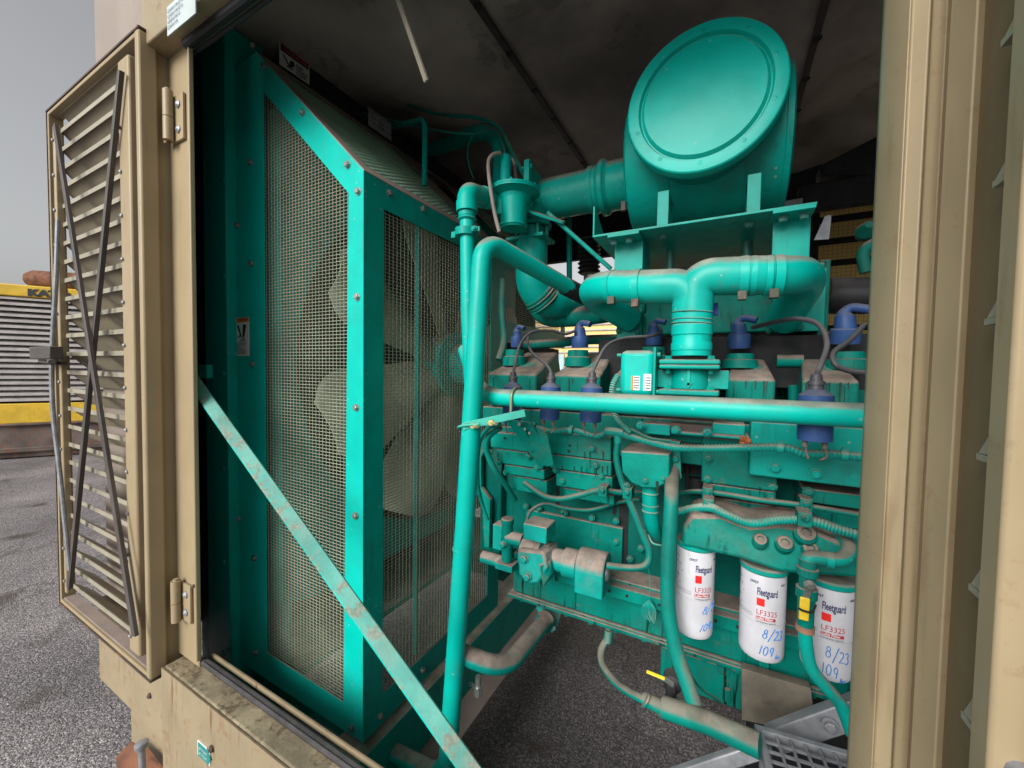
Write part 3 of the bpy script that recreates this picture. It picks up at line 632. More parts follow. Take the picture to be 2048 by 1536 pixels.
# thin riser with elbow
pr_ = thing('gas_riser_pipe', 'teal riser pipe with threaded elbow reaching the gas regulator', 'pipe', A(932, 700, .99))
mb = MB(); mb.tube([A(934, 395, .97), A(936, 620, .97), A(942, 760, .97), A(950, 840, .97)], .0215, 20); mb.build('tube', m_clean_bright, pr_)
mb = MB(); mb.tube(fillet([A(934, 418, .97), A(934, 383, .97), A(975, 397, 1.09)], .045, 10), .0285, 22); 
mb.tube([A(934, 424, .97), A(934, 404, .97)], .0315, 22); mb.tube([A(966, 394, 1.06), A(978, 398, 1.10)], .0325, 22); mb.build('elbow', m_teal, pr_)
mb = MB(); mb.lathe(A(934, 442, .97), Z1, [(0, .024), (.004, .028), (.012, .024), (.018, .023)], 22); mb.tube([A(934, 426, .97), A(934, 434, .97)], .0255, 22); mb.build('union', m_teal, pr_)
c_ = A(932, 466, .97); mb = MB(); mb.lathe(c_ - Z1 * .011, Z1, [(0, .026), (0, .0325), (.022, .0325), (.022, .026)], 24); mb.box(c_ + V((-.05, -.006, -.009)), c_ + V((-.028, .006, .009))); mb.bar(c_ + V((.03, -.015, 0)), c_ + V((.052, -.004, 0)), .02, .014, (0, 0, 1)); mb.bolt(c_ + V((.044, -.02, 0)), (0, -1, 0), .006); mb.build('pipe_clamp', m_teal, pr_, .001)
# horizontal pipe
ph = thing('coolant_crossover_pipe', 'dusty teal horizontal pipe crossing in front of the engine', 'pipe', A(1340, 830, .95))
mb = MB(); y0 = .95
mb.tube(fillet([A(930, 700, 1.10), A(962, 793, .95), A(1760, 833, .95)], .07, 10), .0235, 24); mb.build('tube', m_clean_bright, ph)
# clamp bracket (U bolt + flat arm)
cb = thing('pipe_clamp_bracket', 'pale teal flat clamp arm bolting the two coolant pipes together', 'bracket', A(1000, 840, .92))
mb = MB(); a_, b_ = A(925, 853, .845), A(1050, 826, .925)
mb.bar(a_, b_, .020, .004, (.2, -1, 0)); 
mb.tube(fillet([A(960, 848, .85), A(921, 851, .838), A(914, 856, .86), A(930, 858, .905)], .02, 6), .0035, 8); mb.build('arm', mat('pale_teal_clamp', (.05, .40, .32), .45, spec=.25, dust=.35, dlo=.3), cb, .001)
mb = MB()
for x, y in ((946, 851), (982, 845)): 
    p = A(x, y, .85); mb.lathe(p, (0.3, -1, 0), [(-.004, .008), (.004, .008)], 6); mb.cyl(p, p + V((.022, -.012, 0)), .0042, None, 10)
mb.build('nut', mat('brass_nut', (.5, .42, .2), .35, metal=.5), cb)
c_ = A(1036, 797, .95); ub = []
for k in range(13): a = math.pi * k / 12; ub.append(V((c_.x, .95 - math.cos(a) * -.0, c_.z)) + V((0, -.0285 * math.cos(a), .0285 * math.sin(a))))
ub = [V((c_.x + .0, ub[0].y, c_.z - .045))] + ub + [V((c_.x, ub[-1].y, c_.z - .045))]
mb = MB(); mb.tube([u + V((-.006, 0, 0)) for u in ub], .004, 8); mb.build('u_bolt', mat('olive_bolt', (.25, .3, .18), .4, metal=.4), cb)
mb = MB(); pts = [A(1010, 838, 1.0), A(1063, 845, 1.03), A(1105, 925, 1.10), A(1080, 935, 1.10)]; mb.prism(pts, (0, .006, 0))
mb.prism([A(1072, 853, 1.035), A(1094, 868, 1.06), A(1108, 930, 1.10), A(1092, 934, 1.10)], (0, .004, .001)); mb.build('gusset', m_eng, cb, .001)
mb = MB(); 
for x, y, r in ((1039, 848, .006), (1050, 858, .0045), (1059, 866, .0045)): mb.lathe(A(x, y, 1.018), (0, -1, 0), [(0, r), (.0025, r * .8)], 12)
mb.build('bolt', m_steel, cb)
# lower pipe bend
pl_ = thing('lower_coolant_pipe', 'dust covered bent pipe low down between guard and asphalt', 'pipe', A(1000, 1340, 1.0))
mb = MB(); mb.tube(fillet([A(925, 1308, .90), A(1008, 1340, .96), A(1092, 1240, 1.28)], .10, 10), .0265, 20); mb.build('tube', m_dusty, pl_)
mb = MB(); q0, q1 = A(1084, 1248, 1.26), A(1094, 1238, 1.29); mb.tube([q0, q1], .033, 18); mb.build('hose_clamp', m_eng, pl_)
mb = MB(); p = A(956, 1352, .93); mb.cyl(p, p - Z1 * .03, .008, None, 10); mb.cyl(p - Z1 * .03, p - Z1 * .055, .0125, None, 8); mb.bar(p - Z1 * .035 - X1 * .03, p - Z1 * .035, .01, .006); mb.build('drain_cock', m_steel, pl_)
mb = MB(); mb.bar(A(1076, 1212, 1.30), A(1108, 1262, 1.28), .022, .006, (0, -1, 0)); mb.prism([A(1080, 1212, 1.31), A(1125, 1218, 1.36), A(1112, 1262, 1.33)], (0, .006, 0)); mb.build('support_bracket', m_dusty, pl_, .001)

# ================================================================== ENGINE
en = thing('gas_engine', 'large dusty teal gas engine filling the right half of the enclosure', 'engine', (.2, 1.7, .7))
def zz(px, py, Y): return A(px, py, Y).z
def xx(px, Y, py=800): return A(px, py, Y).x
def pbox(mb, x0, y0, x1, y1, Y, d):                            # box whose front face spans two sight points at distance Y
    a, b = A(x0, y0, Y), A(x1, y1, Y); return mb.box(a, V((b.x, Y + d, b.z)))
XE = 1.55
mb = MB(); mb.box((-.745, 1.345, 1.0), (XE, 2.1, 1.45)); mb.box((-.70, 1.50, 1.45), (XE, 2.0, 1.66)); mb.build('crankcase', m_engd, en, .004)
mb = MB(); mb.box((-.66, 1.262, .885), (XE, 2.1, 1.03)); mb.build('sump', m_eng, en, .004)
mb = MB(); mb.box((-.675, 1.245, .868), (XE, 1.30, .8805)); mb.box((-.64, 1.25, .8805), (XE, 1.2615, .887)); mb.build('sump_flange', m_eng, en, .002)
mb = MB()
for k in range(17): mb.lathe((-.62 + k * .085, 1.256, .868), (0, 0, -1), [(0, .008), (.007, .008)], 6)
mb.build('bolt', m_eng, en)
mb = MB(); mb.box((-.50, 1.235, 1.013), (XE, 1.344, 1.021)); mb.build('ledge', m_dustf, en, .001)
mb = MB(); mb.box((-.50, 1.231, .985), (XE, 1.2345, 1.021)); mb.build('ledge_lip', m_eng, en, .001)
mb = MB()
for k in range(14): mb.lathe((-.30 + k * .075 + (k % 2) * -.02, 1.2315, 1.002), (0, -1, 0), [(0, .005), (.0008, .005)], 12)
mb.build('bolt_hole', m_black, en)
for x, y0, y1 in ((1152, 1148, 1242), (1326, 1200, 1285)):
    a = A(x, y0, 1.2615); mb = MB(); mb.box((a.x - .002, 1.258, .89), (a.x + .002, 1.262, 1.0)); mb.build('seam', m_engd, en)
# crankcase plates
mb = MB(); pbox(mb, 1052, 1018, 1243, 1146, 1.325, .018); mb.build('access_plate', m_eng, en, .003)
mb = MB()
for x, y in ((1052, 1013), (1078, 1018), (1127, 1024), (1130, 1027), (1184, 1036), (1232, 1042), (1232, 1084), (1128, 1130), (1282, 1097), (1260, 1118), (1290, 1067)): mb.bolt(A(x, y, 1.322), (0, -1, 0), .0085)
mb.build('plate_bolt', m_eng, en)
mb = MB(); pbox(mb, 1113, 955, 1118, 1018, 1.3415, .005); pbox(mb, 1226, 985, 1232, 1030, 1.3415, .005); mb.box((-.30, 1.3395, 1.05), (-.27, 1.3445, 1.25)); mb.build('seam', m_black, en)
# nose of the engine beside the guard
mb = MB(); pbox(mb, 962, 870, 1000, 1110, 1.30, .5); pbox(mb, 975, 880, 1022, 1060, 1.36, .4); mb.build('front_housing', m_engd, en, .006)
mb = MB(); mb.prism([A(952, 905, 1.26), A(966, 880, 1.26), A(985, 868, 1.26), A(962, 915, 1.26), A(962, 975, 1.26), A(980, 1000, 1.26), A(978, 1095, 1.26), A(968, 1095, 1.26), A(964, 1010, 1.26), A(952, 985, 1.26)], (0, .02, 0)); mb.build('front_bracket', m_eng, en, .002)
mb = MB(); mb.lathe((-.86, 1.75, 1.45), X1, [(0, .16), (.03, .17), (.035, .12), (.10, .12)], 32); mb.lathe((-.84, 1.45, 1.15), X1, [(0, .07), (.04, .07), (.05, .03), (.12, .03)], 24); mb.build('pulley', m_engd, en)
# head block and stepped covers
def steps(x0, x1, rows, mat_, dx=.012):
    mb = MB()
    for i, (ya, yb, Y, d) in enumerate(rows):
        xr = (x0 + x1) / 2; a = A(xr, ya, Y).z; b = A(xr, yb, Y).z; X0_, X1_ = xx(x0, 1.2) + dx * i, xx(x1, 1.2)
        mb.prism([(X0_, Y, b + .0006), (X0_, Y - .004, a), (X0_, Y + d, a), (X0_, Y + d, b + .0006)], (X1_ - X0_, 0, 0))
    return mb.build('side_cover', mat_, en, .0035)
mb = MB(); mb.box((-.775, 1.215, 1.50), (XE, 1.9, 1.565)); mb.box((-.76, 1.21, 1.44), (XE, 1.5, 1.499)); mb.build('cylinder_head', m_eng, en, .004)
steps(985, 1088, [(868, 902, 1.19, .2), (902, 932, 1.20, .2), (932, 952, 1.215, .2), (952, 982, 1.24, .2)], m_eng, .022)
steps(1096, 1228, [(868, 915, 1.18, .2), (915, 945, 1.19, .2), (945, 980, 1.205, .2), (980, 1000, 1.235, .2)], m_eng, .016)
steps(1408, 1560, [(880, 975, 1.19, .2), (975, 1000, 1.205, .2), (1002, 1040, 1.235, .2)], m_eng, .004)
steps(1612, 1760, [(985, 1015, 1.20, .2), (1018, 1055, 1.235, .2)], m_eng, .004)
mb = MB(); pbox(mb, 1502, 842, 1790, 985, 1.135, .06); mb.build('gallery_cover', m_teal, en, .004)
mb = MB()
for x, y in ((1550, 935), (1631, 947)): mb.bolt(A(x, y, 1.133), (0, -1, 0), .0105)
mb.lathe(A(1707, 951, 1.134), (0, -1, 0), [(0, .007), (.001, .007)], 14)
mb.build('cover_bolt', m_teal, en)
mb = MB()
for x, y, Y in ((980, 905, 1.185), (997, 924, 1.19), (1058, 913, 1.19), (1074, 935, 1.205), (1083, 955, 1.235), (1012, 945, 1.235), (1112, 940, 1.195), (1125, 962, 1.2), (1185, 897, 1.175), (1192, 931, 1.185), (1203, 952, 1.20), (1417, 917, 1.185), (1415, 958, 1.185), (1545, 973, 1.185), (1543, 1000, 1.2), (1533, 1023, 1.23), (1617, 983, 1.19), (1253, 972, 1.11), (1258, 985, 1.12)): mb.bolt(A(x, y, Y), (0, -1, 0), .0085)
mb.build('cover_bolt', m_eng, en)
mb = MB()
for x, y, Y in ((1009, 876, 1.184), (1139, 891, 1.174), (1137, 902, 1.174)): mb.lathe(A(x, y, Y), (0, -1, 0), [(0, .004), (.001, .004)], 10)
mb.build('bolt_hole', m_black, en)
# oil runs below the joints of the side covers
m_oil = mat('dried_oil', (.004, .028, .018), .35, var=.4, bump=.2)
for x0, x1, y, Y in ((1096, 1226, 903, 1.1745), (1100, 1222, 932, 1.185), (992, 1080, 905, 1.1855), (1240, 1330, 962, 1.083), (1412, 1556, 974, 1.185), (1450, 1550, 762, 1.1985), (1110, 1195, 757, 1.1985), (1610, 1720, 765, 1.1985)):
    mb = MB(); n_ = int((x1 - x0) / 7)
    for k in range(n_):
        if random.random() < .62: continue
        x = x0 + (x1 - x0) * (k + random.random()) / n_; p = A(x, y, Y); p.y = Y - .0006; wd = random.uniform(.0008, .0028); ln = random.uniform(.004, .040) * (1.3 if y < 800 else 1)
        mb.prism([p + V((-wd, 0, 0)), p + V((wd, 0, 0)), p + V((wd * .5, 0, -ln)), p + V((-wd * .4, 0, -ln))], (0, -.0004, 0))
    mb.build('oil_run', m_oil, en)
# intermediate darker gear behind junction box gap
mb = MB(); pbox(mb, 1365, 880, 1405, 950, 1.33, .02); mb.cyl(A(1375, 905, 1.28), A(1375, 975, 1.28), .006); mb.cyl(A(1392, 955, 1.29), A(1392, 985, 1.29), .02); mb.build('recess', m_black, en)
mb = MB(); pbox(mb, 1285, 845, 1340, 872, 1.15, .1); pbox(mb, 1425, 845, 1490, 872, 1.15, .1); pbox(mb, 1342, 868, 1500, 874, 1.13, .1); mb.build('manifold_foot', m_dusty, en, .003)
mb = MB(); pbox(mb, 1340, 846, 1424, 867, 1.16, .05); mb.build('recess', m_brown, en)
mb = MB(); 
for x, y in ((1352, 860), (1415, 865), (1281, 851)): mb.bolt(A(x, y, 1.125), (0, -1, 0), .009)
mb.build('foot_bolt', m_dusty, en)
# rocker covers
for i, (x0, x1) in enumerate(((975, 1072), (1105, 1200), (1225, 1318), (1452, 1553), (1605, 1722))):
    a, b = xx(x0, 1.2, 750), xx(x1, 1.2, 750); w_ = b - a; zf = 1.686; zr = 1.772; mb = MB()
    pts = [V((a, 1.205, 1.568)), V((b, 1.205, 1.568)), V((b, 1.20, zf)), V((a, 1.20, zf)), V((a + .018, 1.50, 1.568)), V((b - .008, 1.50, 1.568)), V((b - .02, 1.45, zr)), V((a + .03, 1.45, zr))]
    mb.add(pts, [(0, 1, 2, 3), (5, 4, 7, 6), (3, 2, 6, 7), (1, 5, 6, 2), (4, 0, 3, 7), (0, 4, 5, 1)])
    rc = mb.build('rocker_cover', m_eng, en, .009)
    mb = MB(); mb.box((a + .02, 1.198, 1.572), (a + .026, 1.204, zf - .012)); mb.box((b - .028, 1.198, 1.572), (b - .022, 1.204, zf - .012))
    for x in (a + .013, b - .018): mb.lathe((x, 1.215, zf - .002), (0, -.3, 1), [(0, .010), (.006, .010), (.007, .006)], 12)
    mb.build('lug', m_eng, rc, .001)
    cx, cy = (1035, 1160, 1310, 1480, 1692)[i], (690, 690, 683, 695, 690)[i]
    c_ = A(cx, cy, 1.32); hc = c_.z - .019 - (zf + .028); mb = MB(); mb.lathe(V((c_.x, 1.30, zf + .028)), (0, 0, 1), [(0, .046), (hc * .55, .043), (hc * .6, .036), (hc, .034)], 24); mb.build('plug_collar', m_eng, rc)
    mb = MB(); mb.prism([V((a + w_ * u, 1.20 + .25 * v, zf + .086 * v + .0012)) for u, v in ((.42, .3), (.62, .26), (.8, .34), (.72, .44), (.5, .47))], (0, 0, .0006)); mb.build('worn_patch', m_galv if False else mat('worn_teal_patch', (.10, .25, .2), .6, var=.4, vscale=40), rc)



# blue plug caps
caps = []
side = ('leftmost cover beside the upright pipe', 'second cover from the upright pipe', 'hidden cover behind the grey-labelled actuator', 'cover right of the throttle body', 'cover nearest the beige jamb')
for i, (cx, cy, s_) in enumerate(((1035, 683, .92), (1160, 683, 1.1), (1308, 677, .95), (1478, 682, 1.12), (1690, 672, 1.25))):
    c_ = A(cx, cy, 1.30); t_ = thing('plug_connector', 'blue spark plug connector with bent boot on the ' + side[i], 'connector', c_ - Z1 * .018, 'blue plug connectors')
    r = .026 * s_
    mb = MB(); mb.lathe(c_ - Z1 * .02, (0, -.12, 1), [(0, r * .95), (.004, r), (.036, r), (.040, r * .92), (.040, r * .5), (.058, r * .42)], 28); mb.build('cap', m_blue, t_)
    q = fillet([c_ + Z1 * .018, c_ + V((-.004, -.002, .062)) * s_, c_ + V((.036, -.012, .050)) * s_], .03, 6); mb = MB(); mb.tube(q, [s_ * (.019 - .010 * min(1, k / 3.5)) for k in range(len(q))], 14); mb.build('boot', m_blue, t_)
    caps.append(c_)
coil_l = ('half hidden behind the clamp of the horizontal pipe', 'second from the left behind the horizontal pipe', 'third from the left, under the flexible conduit', 'large one hanging at the right end of the horizontal pipe')
coils = []
for i, (cx, yt, yb, wd, Y) in enumerate(((1026, 764, 842, 38, 1.05), (1102, 765, 838, 40, 1.06), (1184, 766, 843, 43, 1.06), (1632, 778, 880, 60, 1.0))):
    a, b = A(cx, yt, Y), A(cx - 3, yb, Y); r = wd / 2 * Y / ((.474 * (cx - 1024) + 693) / 788) / 788
    t_ = thing('ignition_coil', 'blue cylindrical ignition coil, ' + coil_l[i], 'ignition coil', b, 'blue ignition coils')
    h = (a - b).length; mb = MB(); mb.lathe(b, a - b, [(0, r * .97), (h * .08, r * .98), (h * .78, r), (h * .88, r * .98), (h, r * .42), (h * 1.03, r * .38)], 28); mb.build('body', m_blue, t_)
    mb = MB(); mb.lathe(a, a - b, [(0, r * .46), (.008, r * .42), (.009, r * .5), (.016, r * .46), (.017, r * .36), (.03, r * .3)], 18); mb.build('neck', m_cable, t_)
    mb = MB()
    for s_ in (-.55, .5):
        p = b + X1 * r * s_ - Y1 * r * .3; mb.cyl(p, p - Z1 * .014, r * .16, None, 10); mb.tube(spline([p - Z1 * .012, p - Z1 * .03 + X1 * .004, p - Z1 * .038 - X1 * s_ * .012]), .0018, 6)
    mb.build('terminal', m_brown, t_)
    if i == 3:
        mb = MB(); text(mb, 'ALTRONIC', lambda u, v: b + V((math.sin(u / r - .5) * r * 1.01, -math.cos(u / r - .5) * r * 1.01, h * .62 + v)), .013, 1); mb.build('lettering', m_cable, t_)
    coils.append(a + (a - b).normalized() * .028)
def lead(pts, label, r=.0045): 
    mb = MB(); mb.tube(spline(pts, 8), r, 10); return tag(mb.build('ignition_lead', m_cable), label, 'cable', 'ignition leads')
lead([coils[0], A(1030, 730, 1.08), A(1040, 690, 1.12), A(1062, 665, 1.16), A(1100, 661, 1.2), A(1130, 668, 1.24), A(1150, 662, 1.27)], 'grey lead looping from the leftmost coil over to the second blue connector')
lead([coils[1], A(1093, 730, 1.10), A(1064, 705, 1.14), A(1055, 680, 1.18), A(1062, 664, 1.22), A(1046, 668, 1.27)], 'grey lead curling from the second coil back to the leftmost connector')
lead([coils[2], A(1196, 720, 1.10), A(1215, 690, 1.13), A(1250, 676, 1.18), A(1300, 672, 1.20), A(1322, 664, 1.25), A(1318, 652, 1.28)], 'grey lead rising from the third coil to the connector behind the actuator')
lead([coils[3], A(1637, 740, 1.04), A(1654, 690, 1.08), A(1638, 650, 1.12), A(1600, 638, 1.15), A(1560, 642, 1.2), A(1505, 655, 1.27)], 'dark lead arching from the large coil to the connector by the throttle body', .0058)
lead([A(1728, 650, 1.2), A(1700, 680, 1.12), A(1668, 705, 1.08), A(1670, 728, 1.06), A(1700, 742, 1.06), A(1745, 746, 1.06)], 'dark lead drooping across the rocker cover nearest the beige jamb', .0058)

# ---- conduits, hoses, cables (each its own thing)
def cable(name, pts, r, m_, label, cat, rib=0, n=12, sp=True, grp=None, pitch=.006):
    mb = MB(); q = spline(pts, 8) if sp else pts
    if rib: mb.rib(q, r, pitch, rib, n)
    else: mb.tube(q, r, n)
    return tag(mb.build(name, m_), label, cat, grp)
cable('flexible_conduit', [A(1062, 852, 1.13), A(1100, 862, 1.13), A(1145, 860, 1.13), A(1190, 872, 1.13), A(1222, 862, 1.13)], .0085, m_conduit, 'short ribbed conduit under the small blue coils', 'conduit', .001)
cable('flexible_conduit', [A(1245, 868, 1.10), A(1300, 884, 1.07), A(1350, 895, 1.06), A(1420, 897, 1.06), A(1560, 895, 1.06), A(1610, 907, 1.06), A(1660, 908, 1.06), A(1760, 918, 1.06)], .0092, m_conduit, 'long ribbed conduit running across the covers to the jamb', 'conduit', .0013, pitch=.0075)
mb = MB()
for x, y in ((1562, 896), (1690, 911), (1143, 861), (1068, 854)): c_ = A(x, y, 1.055 if x > 1300 else 1.12); mb.lathe(c_ - X1 * .008, X1, [(0, .0115), (.012, .0115)], 14); mb.box(c_ + V((-.006, -.004, .008)), c_ + V((.006, .004, .016)))
tt = mb.build('conduit_clip', m_conduit, en)
tj = thing('conduit_tee', 'teal tee joint where the ribbed conduits meet beside the junction box', 'conduit joint', A(1235, 880, 1.10))
mb = MB(); mb.tube([A(1212, 862, 1.115), A(1250, 866, 1.10)], .0125, 16); mb.tube([A(1236, 864, 1.107), A(1236, 885, 1.11)], .0115, 14); mb.build('tee_body', m_conduit, tj)
cable('wiring_loom', [A(1236, 880, 1.11), A(1233, 915, 1.11), A(1240, 950, 1.11), A(1252, 985, 1.11), A(1270, 1030, 1.11), A(1288, 1075, 1.11), A(1298, 1105, 1.11), A(1292, 1130, 1.10), A(1262, 1136, 1.09), A(1215, 1131, 1.09)], .0095, m_hose, 'teal wiring loom dropping from the tee and curling back to the starter', 'cable')
cable('wiring_loom', [A(1048, 965, 1.17), A(1085, 990, 1.16), A(1120, 998, 1.15), A(1160, 990, 1.15), A(1200, 980, 1.16), A(1240, 985, 1.2), A(1290, 985, 1.25)], .0088, m_hose, 'dusty drooping loom clipped below the stepped side covers', 'cable')
cable('wiring_loom', [A(1052, 1048, 1.18), A(1062, 1022, 1.2), A(1090, 1008, 1.24), A(1130, 1016, 1.27), A(1180, 1020, 1.28), A(1240, 1004, 1.28), A(1280, 998, 1.28)], .006, m_hose, 'thin dark cable arching over the starter terminal box', 'cable')
cable('rubber_hose', [A(1000, 855, 1.08), A(978, 872, 1.10), A(973, 900, 1.12), A(990, 940, 1.15), A(1015, 975, 1.2), A(1030, 1000, 1.24)], .0105, m_hose, 'dark teal hose bending down beside the engine nose', 'hose')
cable('rubber_hose', [A(1000, 848, 1.05), A(975, 858, 1.06), A(958, 890, 1.12), A(955, 960, 1.16), A(962, 1000, 1.2), A(975, 1040, 1.22)], .007, m_hose, 'thin teal hose hugging the upright pipe', 'hose')
cable('wiring_loom', [A(1345, 990, 1.24), A(1385, 983, 1.2), A(1440, 987, 1.17), A(1520, 1000, 1.17), A(1600, 1010, 1.17), A(1760, 1037, 1.17)], .0068, m_hose, 'straight dark loom along the lower covers at right', 'cable')
cable('flexible_conduit', [A(1330, 1030, 1.2), A(1380, 1018, 1.15), A(1420, 1015, 1.08), A(1450, 1028, 1.05), A(1500, 1046, 1.04), A(1560, 1040, 1.04), A(1620, 1042, 1.04), A(1680, 1060, 1.04), A(1750, 1080, 1.04)], .0095, m_conduit, 'ribbed conduit drooping above the oil filter head', 'conduit', .0012)
cable('flexible_conduit', [A(1236, 750, 1.10), A(1226, 770, 1.09), A(1224, 800, 1.09), A(1232, 835, 1.09), A(1262, 866, 1.08)], .008, m_conduit, 'small ribbed conduit curving below the actuator', 'conduit', .0012)
cable('cable_bundle', [A(1262, 858, 1.07), A(1300, 876, 1.06), A(1340, 882, 1.07)], .004, m_hose, 'thin taped wires lying over the long conduit', 'cable')
mb = MB()
for x, y, Y in ((1415, 985, 1.165), (1417, 1008, 1.10), (1611, 1008, 1.165), (1608, 1036, 1.03), (1207, 981, 1.155), (1256, 985, 1.11)):
    c_ = A(x, y, Y); mb.box(c_ + V((-.012, -.012, -.015)), c_ + V((.012, .03, .015))); mb.bolt(c_ + V((0, -.012, .004)), (0, -1, 0), .007)
mb.build('cable_clip', m_eng, en, .002)
# ---- starter
stt = thing('starter_motor', 'dust covered starter motor with square terminal box low on the engine', 'starter motor', A(1110, 1160, 1.15))
mb = MB(); a, b = A(1046, 1078, 1.09), A(1093, 1056, 1.09); mb.box(V((a.x, 1.09, a.z)), V((b.x, 1.165, b.z))); mb.build('terminal_box', m_dusty, stt, .003)
mb = MB(); c0 = A(1060, 1105, 1.15); c1 = A(1168, 1110, 1.15); c1.z = c0.z; c1.y = c0.y
mb.lathe(c0, X1, [(-.02, .05), (.03, .055), (.035, .062), (.05, .062), (.052, .045), (.075, .050), (.08, .034), (.12, .034), (.122, .043), (.165, .043), (.167, .040), (.20, .040)], 32); mb.build('motor_body', m_dusty, stt)
mb = MB(); cx_ = c0.x + .20; r = .052; pts = []
for k in range(13): t = math.pi * k / 12; pts.append(V((cx_ - .03, c0.y - r * math.cos(math.pi - t) * -1, c0.z + .01 + r * math.sin(t))))
pts = [V((cx_ - .03, c0.y + r * math.cos(math.pi * k / 12), c0.z + .005 + r * math.sin(math.pi * k / 12))) for k in range(13)] + [V((cx_ - .03, c0.y - r, c0.z - .06)), V((cx_ - .03, c0.y + r * .6, c0.z - .06))]
mb.prism(pts, (.085, 0, 0)); mb.build('gear_housing', m_dusty, stt, .004)
mb = MB(); mb.lathe((cx_ + .055, c0.y - .005, c0.z), X1, [(0, .022), (.003, .022), (.004, .018), (.006, .016)], 20); mb.build('end_cap', m_galv, stt)
mb = MB(); q = A(1040, 1165, 1.10); mb.prism([A(1034, 1098, 1.09), A(1088, 1104, 1.09), A(1094, 1140, 1.08), A(1076, 1168, 1.08), A(1058, 1170, 1.08), A(1036, 1150, 1.08)], (.01, .09, .0)); mb.build('solenoid_housing', m_dusty, stt, .008)
mb = MB(); mb.bolt(A(1049, 1117, 1.085), (0, -1, .1), .012); mb.bolt(A(1055, 1153, 1.078), (0, -1, 0), .011); mb.build('bolt', m_dusty, stt)
mb = MB(); mb.prism([A(1076, 1130, 1.07), A(1100, 1122, 1.10), A(1104, 1148, 1.10), A(1086, 1176, 1.08)], (0, .09, 0)); mb.build('side_lug', m_eng, stt, .005)
pm = thing('prelube_pump', 'small upright dusty teal pump left of the starter', 'pump', A(1015, 1130, 1.15))
mb = MB(); p = A(1014, 1120, 1.16); mb.cyl(p, V((p.x, p.y, zz(1014, 1042, 1.16))), .019, None, 20); mb.lathe(V((p.x, p.y, zz(1014, 1046, 1.16))), Z1, [(0, .022), (.015, .022), (.018, .019)], 20); mb.build('barrel', m_eng, pm)
mb = MB(); mb.box(p + V((-.055, -.005, .03)), p + V((-.02, .04, .115))); mb.box(p + V((-.035, -.02, -.03)), p + V((.03, .03, -.008))); mb.bolt(p + V((-.004, -.02, .06)), (0, -1, 0), .009); mb.cyl(p + V((.0, 0, .08)), p + V((.06, .0, .08)), .022); mb.build('bracket', m_dusty, pm, .003)
mb = MB(); a = A(984, 1118, 1.22); mb.cyl(a - X1 * .04, a + X1 * .09, .022, None, 16); mb.build('outlet', m_dusty, pm)

# ---- junction box and hose
jb = thing('junction_box', 'dusty teal angular cover box above the starter hoses', 'box', A(1290, 975, 1.1))
mb = MB(); o_ = [(1241, 902), (1338, 908), (1338, 962), (1314, 977), (1284, 976), (1262, 966), (1244, 945)]
f_ = [A(x, y, 1.085) for x, y in o_]; bk = [p + V((.012, .085, .012)) for p in f_]; n = len(f_)
mb.add(f_ + bk, [tuple(range(n)), tuple(range(2 * n - 1, n - 1, -1))] + [(i, i + n, (i + 1) % n + n, (i + 1) % n) for i in range(n)]); mb.build('cover', m_eng, jb, .004)
mb = MB(); mb.bolt(A(1291, 962, 1.084), (0, -1, 0), .0065); mb.bolt(A(1326, 957, 1.084), (0, -1, 0), .005); mb.build('bolt', m_eng, jb)
mb = MB(); mb.prism([A(1338, 880, 1.13), A(1360, 885, 1.13), A(1362, 945, 1.13), A(1352, 985, 1.13), A(1338, 975, 1.13)], (0, .03, 0)); mb.bolt(A(1351, 917, 1.13), (0, -1, 0), .009); mb.bolt(A(1354, 952, 1.13), (0, -1, 0), .009); mb.build('side_bracket', m_eng, jb, .003)
dh = thing('drain_hose', 'short thick teal hose under the junction box bending into the crankcase', 'hose', A(1305, 1080, 1.15))
mb = MB(); mb.tube(spline([A(1299, 970, 1.13), A(1301, 1020, 1.13), A(1306, 1055, 1.15), A(1318, 1085, 1.22)]), .0205, 20); mb.build('tube', m_teal, dh)
mb = MB()
for y in (988, 1012, 1024): mb.lathe(A(1300.5, y, 1.13), Z1, [(0, .0215), (.003, .0228), (.006, .0215)], 20)
mb.tube(spline([A(1296, 1070, 1.13), A(1305, 1086, 1.12), A(1322, 1091, 1.13)]), .003, 8); mb.build('hose_clamp', m_conduit, dh)
cable('rubber_hose', [A(1346, 925, 1.16), A(1345, 950, 1.12), A(1343, 985, 1.06), A(1341, 1040, 1.04), A(1336, 1130, 1.03), A(1337, 1220, 1.02), A(1352, 1300, 1.01), A(1372, 1360, 1.0), A(1392, 1418, .99)], .0175, m_hose, 'long dusty green hose hanging left of the first oil filter', 'hose', n=20)
cable('thin_tube', [A(1356, 1270, 1.04), A(1372, 1330, 1.06), A(1400, 1375, 1.1), A(1440, 1402, 1.15)], .003, m_hose, 'thin tube dangling behind the long hanging hose', 'tube')
# hanging wire coil
wc = thing('coiled_wire', 'small bundle of thin wire hanging on a string by the sump', 'wire', A(1298, 1240, 1.2))
mb = MB(); p = A(1298, 1200, 1.205); mb.tube(spline([A(1296, 1130, 1.2), A(1300, 1165, 1.2), p]), .0012, 6)
for k in range(9):
    a_ = (k - 4) * .0026; mb.tube(spline([p, p + V((a_ - .008, -.003, -.025)), p + V((a_ * 1.6, -.002 - .001 * k, -.052 - .004 * (k % 3))), p + V((a_ + .009, 0, -.025)), p], 5), .0011, 5)
mb.build('wire_loop', m_conduit, wc)
